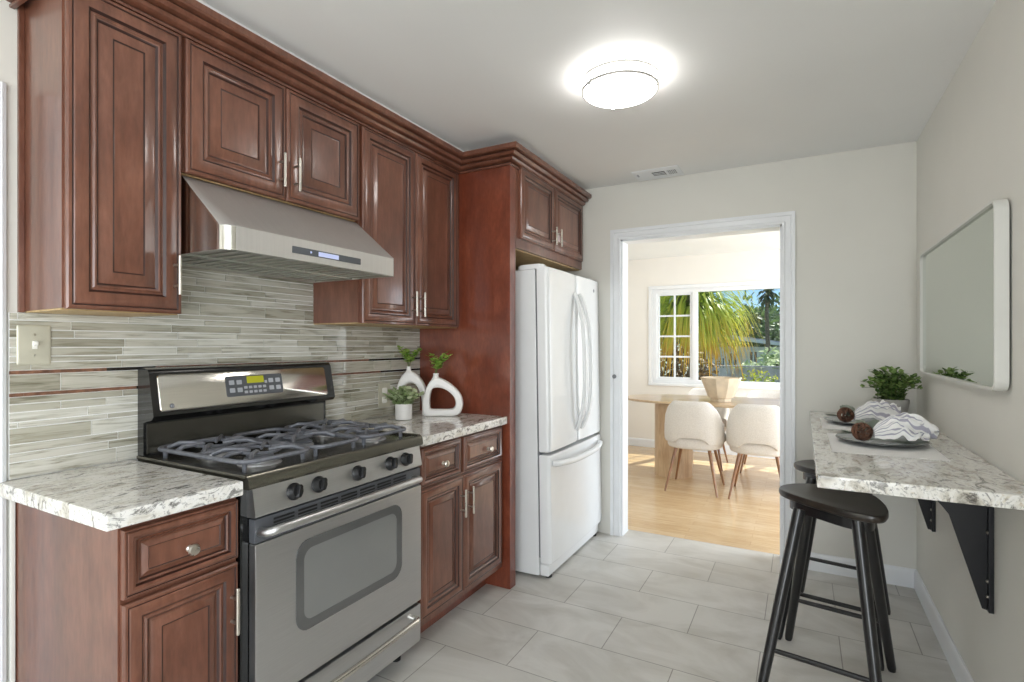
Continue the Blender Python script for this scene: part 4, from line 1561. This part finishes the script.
def vent():
    x0, x1, y0, y1 = -0.965, -0.672, 3.375, 3.575
    t = thing('ceiling_vent', 'white rectangular air vent in the ceiling above the doorway', 'vent', ((x0 + x1) / 2, (y0 + y1) / 2, ZC))
    m = MB()
    po = rrect(x0, x1, y0, y1, 0.004, 2)
    pm = rrect(x0 + 0.02, x1 - 0.02, y0 + 0.02, y1 - 0.02, 0.003, 2)
    m.loops([[(a, b, ZC - 0.0005) for a, b in po], [(a, b, ZC - 0.004) for a, b in po], [(a, b, ZC - 0.010) for a, b in pm]])
    m.build('vent_frame', M['trim'], t)
    d = MB()
    d.box(-0.845, -0.765, y0 + 0.045, y1 - 0.075, ZC - 0.0112, ZC - 0.0104)
    d.box(-0.752, -0.695, y0 + 0.045, y1 - 0.075, ZC - 0.0112, ZC - 0.0104)
    d.build('vent_opening', M['vent_dark'], t)
    s = MB()
    for k in range(6):
        x = -0.749 + 0.0105 * k
        s.box(x, x + 0.0045, y0 + 0.042, y1 - 0.072, ZC - 0.015, ZC - 0.0114)
    for k in range(3):
        y = y0 + 0.06 + k * 0.026
        s.box(-0.843, -0.767, y, y + 0.008, ZC - 0.0135, ZC - 0.0114)
    s.build('louvre', M['trim'], t)
    lv = MB()
    lv.box(-0.94, -0.93, y0 + 0.04, y0 + 0.08, ZC - 0.016, ZC - 0.0102, 0.002)
    lv.build('damper_lever', M['key'], t)
vent()

d = MB()
d.lathe([(0.014, 0.0), (0.014, -0.006), (0.011, -0.012), (0.004, -0.014)], (-1.142, YB - 0.0142, 1.104), 20, axis='y')
tag(recenter(d.build('door_bumper', M['grey_gasket']), (-1.142, YB - 0.0142, 1.104)), 'small round grey bumper on the left door casing beside the refrigerator', 'door bumper')

# ------------------------------------------------------------------ dining room
TZ = 0.775
def table():
    cx, cy = -0.55, 5.62
    t = thing('dining_table', 'long pale oak dining table with rounded ends on drum pedestals, below the window', 'table', (cx, cy, 0))
    m = MB()
    def ring(s, z):
        out = []
        for k in range(72):
            a = 2 * PI * k / 72
            ca, sa = math.cos(a), math.sin(a)
            e = 0.72
            x = 1.085 * math.copysign(abs(ca) ** e, ca)
            y = 0.44 * math.copysign(abs(sa) ** e, sa)
            f = 1 - s / 0.44
            out.append((cx + x - math.copysign(min(abs(x), s), x), cy + y * f, z))
        return out
    m.loops([ring(0.16, TZ - 0.045), ring(0.012, TZ - 0.026), ring(0.0, TZ - 0.020), ring(0.0, TZ - 0.004), ring(0.004, TZ)])
    m.build('tabletop', M['table_wood'], t, 30)
    for px in (-1.155, 0.055):
        p = MB()
        rings = []
        for z in (0.0, 0.004, TZ - 0.046):
            rings.append([(px + (0.185 + 0.0018 * (k % 2)) * math.cos(2 * PI * k / 72), cy - 0.02 + (0.215 + 0.0018 * (k % 2)) * math.sin(2 * PI * k / 72), z) for k in range(72)])
        p.loops(rings)
        p.build('pedestal', M['pedestal_wood'], t, 60)
table()

def bowl():
    c = (-0.685, 5.475, TZ + 0.0006)
    m = MB()
    # eight-sided flared stoneware vase on a low foot
    prof = [(0.088, 0.0), (0.092, 0.006), (0.092, 0.030), (0.090, 0.036), (0.112, 0.040), (0.118, 0.048), (0.186, 0.225), (0.188, 0.232), (0.180, 0.232), (0.176, 0.225), (0.108, 0.055), (0.002, 0.05)]
    m.lathe(prof, c, 10, phase=0.2)
    o = m.build('flared_vase', M['vase_stone'], None, 20)
    recenter(o, c)
    tag(o, 'wide flared beige faceted vase on the dining table in front of the window', 'vase')
bowl()

def chair():
    t = thing('dining_chair', '', 'chair', (0, 0, 0), 'cream dining chairs around the table')
    # local: faces +y (towards the table), back at -y
    W, D = 0.262, 0.25
    def plan(th, k=1.0):
        ca, sa = math.cos(th), math.sin(th)
        e = 0.72
        return W * k * math.copysign(abs(ca) ** e, ca), D * k * math.copysign(abs(sa) ** e, sa)
    m = MB()
    rings = []
    N = 36
    for i in range(N + 1):
        th = R(-200 + 220 * i / N)            # wraps from the left arm round the back to the right arm
        ox, oy = plan(th, 1.0)
        b = max(0.0, -math.sin(th))
        frac = abs(ox) / W
        side = 1 - min(1, max(0, (math.sin(th) + 0.15) / 0.5))
        ztop = 0.56 + (0.825 - 0.56) * min(1, b * 1.15) ** 0.6 - 0.035 * frac ** 6
        zbot = 0.445 + 0.05 * max(0, 1 - (ox / 0.16) ** 4) * (1 if oy < 0 else 0)
        ring = []
        T = 0.055
        nx, ny = -ox, -oy
        L = math.hypot(nx, ny)
        nx, ny = nx / L, ny / L
        tilt = 0.04
        H = ztop - zbot
        for u, v in ((0.15, 0.0), (0.0, 0.07), (-0.05, 0.3), (-0.02, 0.6), (0.08, 0.88), (0.25, 0.97), (0.5, 1.0), (0.8, 0.96), (0.95, 0.86), (1.0, 0.6), (1.0, 0.3), (1.0, 0.07), (0.85, 0.0)):
            z = zbot + H * v
            bulge = -tilt * b * max(0, v - 0.2)
            ring.append((ox + nx * (u * T), oy + ny * (u * T) + bulge + 0.012 * 0, z))
        rings.append(ring)
    m.loops(rings)
    m.build('back_shell', M['boucle'], t, 60)
    s = MB()
    def sr(k, z):
        return [(x, y + 0.015, z) for x, y in (plan(2 * PI * q / 48, k) for q in range(48))]
    s.loops([sr(0.80, 0.385), sr(0.88, 0.392), sr(0.915, 0.41), sr(0.915, 0.465), sr(0.89, 0.485), sr(0.80, 0.495), sr(0.4, 0.50)])
    s.build('seat', M['boucle'], t, 60)
    for sx in (-1, 1):
        for sy in (-1, 1):
            l = MB()
            tp = Vector((sx * 0.145, sy * 0.135, 0.386))
            ft = Vector((sx * 0.222, sy * 0.235, 0.0))
            l.tube([ft, tp], [0.0085, 0.0165], 12)
            l.build('leg', M['walnut'], t)
    return t
ch = chair()
spots = [(-0.866, 5.135, 0.0, 'cream upholstered dining chair tucked in before the table, beside the exposed pedestal'),
         (-0.328, 5.135, 0.0, 'cream upholstered dining chair tucked in before the table, next to the right doorway casing'),
         (-0.955, 6.19, PI, 'cream dining chair across the table, below the grid sash of the window'),
         (-0.335, 6.19, PI, 'cream dining chair across the table, seen just right of the beige vase')]
for i, (x, y, a, lab) in enumerate(spots):
    o = ch if i == 0 else copy_tree(ch)
    o.location = (x, y, 0)
    o.rotation_euler = (0, 0, a)
    o['label'] = lab

# ------------------------------------------------------------------ garden outside the window
g = MB()
rows = [(YD + 0.3, -0.35), (11.0, -0.45), (16.0, -0.9), (24.0, -2.2), (60.0, -2.4)]
g.loops([[(-60, y, z), (60, y, z)] for y, z in rows], ringclosed=False)
tag(g.build('ground', M['ground']), kind='structure')

def strap_plant(label, c, n, L, rnd):
    c = Vector(c)
    t = thing('drooping_strap_plant', label, 'plant', (c.x, c.y, -0.38))
    tr = MB()
    tr.tube([(c.x + 0.05, c.y, -0.38), (c.x, c.y, 0.8), (c.x, c.y, c.z)], [0.10, 0.075, 0.06], 12)
    tr.build('trunk', M['trunk'], t)
    m = MB()
    vals = []
    bm = m.bm
    for k in range(n):
        a = rnd.uniform(0, 2 * PI)
        el = R(rnd.uniform(-25, 80))
        ll = L * rnd.uniform(0.65, 1.1)
        w = 0.014 * rnd.uniform(0.8, 1.4)
        d = Vector((math.cos(a) * math.cos(el), math.sin(a) * math.cos(el), math.sin(el)))
        p = c + Vector((rnd.uniform(-.06, .06), rnd.uniform(-.06, .06), rnd.uniform(-0.25, 0.05)))
        side = Vector((-math.sin(a), math.cos(a), 0))
        prev = None
        S_ = 9
        sh0 = max(0, 0.35 - el / 3) * rnd.uniform(0.5, 1.2)
        for i in range(S_ + 1):
            f = i / S_
            wd = w * (0.6 + 0.8 * math.sin(PI * min(1, f * 0.8 + 0.1))) * (1 - f * 0.75)
            v1, v2 = bm.verts.new(p + side * wd), bm.verts.new(p - side * wd)
            sh = min(1, sh0 + 0.62 * f * f + (0.12 if p.z < c.z - 0.6 else 0) + (0.25 if p.z < c.z - 0.95 else 0))
            vals.extend([sh, sh])
            if prev:
                bm.faces.new((prev[0], prev[1], v2, v1))
            prev = (v1, v2)
            p = p + d * (ll / S_)
            d = (d + Vector((0, 0, -0.42 if i > 1 else -0.05))).normalized()
    m.attr = ('shade', vals)
    m.build('leaves', M['strap'], t, 60)
strap_plant('large drooping plant of green and yellow strap leaves just outside the window', (-1.47, 8.55, 1.90), 860, 1.30, random.Random(21))

def at(px, y):
    """ground-plan x of the sight line at image column px and depth y (layout measurement)"""
    u = (px - 512) / 532.6
    ct, s_ = math.cos(0.4982), math.sin(0.4982)
    return y * (ct * u - s_) / (s_ * u + ct)

def blob_tree(name, label, c, rad, zc, nleaf, leaf, mat, rnd, squash=0.85, trunk=0.12, cat='tree', group=None):
    gz = -0.36 if c[1] < 10 else (-0.9 if c[1] < 18 else -2.3)
    t = thing(name, label, cat, (c[0], c[1], gz), group)
    tr = MB()
    tr.tube([(c[0], c[1], gz), (c[0] + 0.1 * rad, c[1], (gz + zc) / 2), (c[0], c[1], zc)], [trunk, trunk * 0.8, trunk * 0.5], 10)
    tr.build('trunk', M['trunk'], t)
    m = MB()
    vals = []
    lobes = [(Vector((c[0], c[1], zc)), rad * 0.7)]
    for k in range(11):
        a = rnd.uniform(0, 2 * PI)
        e = rnd.uniform(-0.7, 1.0)
        lobes.append((Vector((c[0] + math.cos(a) * rad * 0.6 * math.sqrt(max(0, 1 - e * e * 0.6)), c[1] + math.sin(a) * rad * 0.6, zc + e * rad * squash * 0.75)), rad * rnd.uniform(0.3, 0.5)))
    for k in range(nleaf):
        lc, lr = lobes[rnd.randrange(len(lobes))]
        n = Vector((rnd.gauss(0, 1), rnd.gauss(0, 1), rnd.gauss(0, 1))).normalized()
        p = lc + n * lr * rnd.uniform(0.6, 1.05)
        d = (n + Vector((rnd.uniform(-1, 1), rnd.uniform(-1, 1), rnd.uniform(-1.2, 0.4))) * 0.9)
        add_leaf(m, vals, p, d, (rnd.uniform(-1, 1), rnd.uniform(-1, 1), 1), leaf * rnd.uniform(0.7, 1.3), leaf * 0.6, rnd.random())
    m.attr = ('shade', vals)
    m.build('crown', mat, t, 60)
    return t

blob_tree('garden_tree', 'bright yellow-green leafy tree seen through the top of the grid sash', (at(672, 12.2), 12.2, 0), 1.15, 2.1, 1900, 0.14, M['leaf_bright'], random.Random(31), trunk=0.06)
blob_tree('garden_shrub', 'reddish brown dry shrub seen through the bottom panes of the grid sash', (at(674, 10.2), 10.25, 0), 0.78, 0.72, 1900, 0.11, M['leaf_brown'], random.Random(32), trunk=0.03, cat='shrub')
blob_tree('flowering_bush', 'yellow-green flowering bush in front of the fence, beside the picture pane frame', (at(764, 9.6), 9.6, 0), 0.44, 0.58, 900, 0.06, M['leaf_flower'], random.Random(33), trunk=0.02, cat='bush')
for i, (px, y, rad, zc, lab) in enumerate([
        (706, 34, 2.1, 1.9, 'dark green tree behind the house, partly behind the drooping plant'),
        (733, 40, 2.6, 2.2, 'tall dark green tree rising behind the left part of the house roof'),
        (751, 46.5, 2.6, 1.9, 'rounded green tree behind the middle of the house roof'),
        (768, 53.5, 2.8, 1.8, 'dark green tree behind the palm trunk'),
        (790, 61.5, 3.3, 2.9, 'green tree at the far end of the row, behind the picture pane frame')]):
    blob_tree('background_tree', lab, (at(px, y), y, 0), rad, zc, 1500, 0.45, M['leaf_tree'], random.Random(40 + i), trunk=0.25, group='trees behind the house')
for i, (px, y, rad, zc, lab) in enumerate([
        (744, 14.8, 0.42, 0.42, 'pale green shrub rising above the middle of the fence'),
        (757, 16.6, 0.48, 0.46, 'pale green shrub above the fence, just left of the palm trunk'),
        (777, 18.4, 0.52, 0.72, 'pale green shrub above the fence, right of the palm trunk')]):
    blob_tree('fence_shrub', lab, (at(px, y), y, 0), rad, zc, 500, 0.16, M['leaf_sage'], random.Random(60 + i), trunk=0.05, cat='shrub', group='shrubs behind the fence')

def palm():
    y = 21.5
    x = at(767.5, y)
    t = thing('palm_tree', 'tall slim palm tree standing against the blue sky', 'palm tree', (x, y, -2.3))
    m = MB()
    m.tube([(x, y, -2.3), (x + 0.05, y, 0.5), (x - 0.03, y, 2.4), (x, y, 3.3)], [0.10, 0.08, 0.07, 0.06], 10)
    m.build('trunk', M['trunk'], t)
    rnd = random.Random(71)
    f = MB()
    vals = []
    for k in range(60):
        a = rnd.uniform(0, 2 * PI)
        el = R(rnd.uniform(-70, 80))
        d = Vector((math.cos(a) * math.cos(el), math.sin(a) * math.cos(el), math.sin(el)))
        p = Vector((x, y, 3.3 + rnd.uniform(-0.3, 0.1)))
        for i in range(4):
            add_leaf(f, vals, p + d * (0.09 * i), d + Vector((0, 0, -0.25 * i)), (0, 0, 1), 0.24, 0.10, rnd.random() * 0.6)
    f.attr = ('shade', vals)
    f.build('fronds', M['leaf_tree'], t, 60)
palm()

def house():
    y = 24.0
    x0, x1 = at(706, y), at(786, y)
    t = thing('house', 'pale lavender bungalow with a low grey roof beyond the fence', 'house', ((x0 + x1) / 2, y, -2.3))
    w = MB()
    w.box(x0, x1, y, y + 6, -2.35, 1.22)
    w.build('walls', M['house_wall'], t)
    r = MB()
    xm = at(724, y)
    r.prism([(x0 - 0.5, 1.20), (xm, 1.62), (x1 + 0.5, 1.22), (x1 + 0.5, 1.34), (xm, 1.76), (x0 - 0.5, 1.32)], lambda u, v, w_: (u, w_, v), y - 0.6, y + 6.5)
    r.build('roof', M['house_roof'], t)
    fa = MB()
    fa.prism([(x0 - 0.5, 1.16), (xm, 1.58), (x1 + 0.5, 1.18), (x1 + 0.5, 1.30), (xm, 1.71), (x0 - 0.5, 1.28)], lambda u, v, w_: (u, w_, v), y - 0.66, y - 0.605)
    fa.build('fascia', M['house_trim'], t)
    for pa, pb, za, zb in ((720, 724, -0.2, 0.75), (729, 737, -0.3, 0.95), (750, 757, 0.25, 1.02)):
        a, c = at(pa, y), at(pb, y)
        fr = MB()
        fr.box(a - 0.07, a, y - 0.05, y - 0.001, za - 0.07, zb + 0.07).box(c, c + 0.07, y - 0.05, y - 0.001, za - 0.07, zb + 0.07).box(a, c, y - 0.05, y - 0.001, zb, zb + 0.07).box(a, c, y - 0.05, y - 0.001, za - 0.07, za).box((a + c) / 2 - 0.03, (a + c) / 2 + 0.03, y - 0.05, y - 0.001, za, zb)
        fo = fr.build('window', M['house_trim'], t)
        MB().box(a, c, y - 0.02, y - 0.002, za, zb).build('pane', M['house_glass'], fo)
    for p in (727, 739):
        a = at(p, y)
        MB().box(a - 0.05, a + 0.05, y - 0.5, y - 0.4, -2.3, 1.14).build('porch_post', M['house_trim'], t)
house()

def fence():
    y = 13.0
    x0, x1 = at(700, y), at(800, y)
    t = thing('garden_fence', 'weathered grey-lavender board fence across the garden', 'fence', ((x0 + x1) / 2, y, -0.65))
    m = MB()
    rnd = random.Random(81)
    x = x0
    while x < x1:
        m.box(x, x + 0.135, y, y + 0.02, -0.68, 0.80 + rnd.uniform(-.012, .012))
        x += 0.145
    m.box(x0, x1, y + 0.02, y + 0.06, 0.55, 0.64).box(x0, x1, y + 0.02, y + 0.06, -0.4, -0.31)
    m.build('boards', M['fence'], t)
    r = MB()
    r.box(x0, x1, y - 0.03, y + 0.07, 0.815, 0.85)
    r.build('top_rail', M['fence'], t)
    xp = x0 + 0.3
    while xp < x1:
        MB().box(xp, xp + 0.1, y + 0.061, y + 0.16, -0.68, 0.812).build('post', M['fence'], t)
        xp += 1.1
fence()
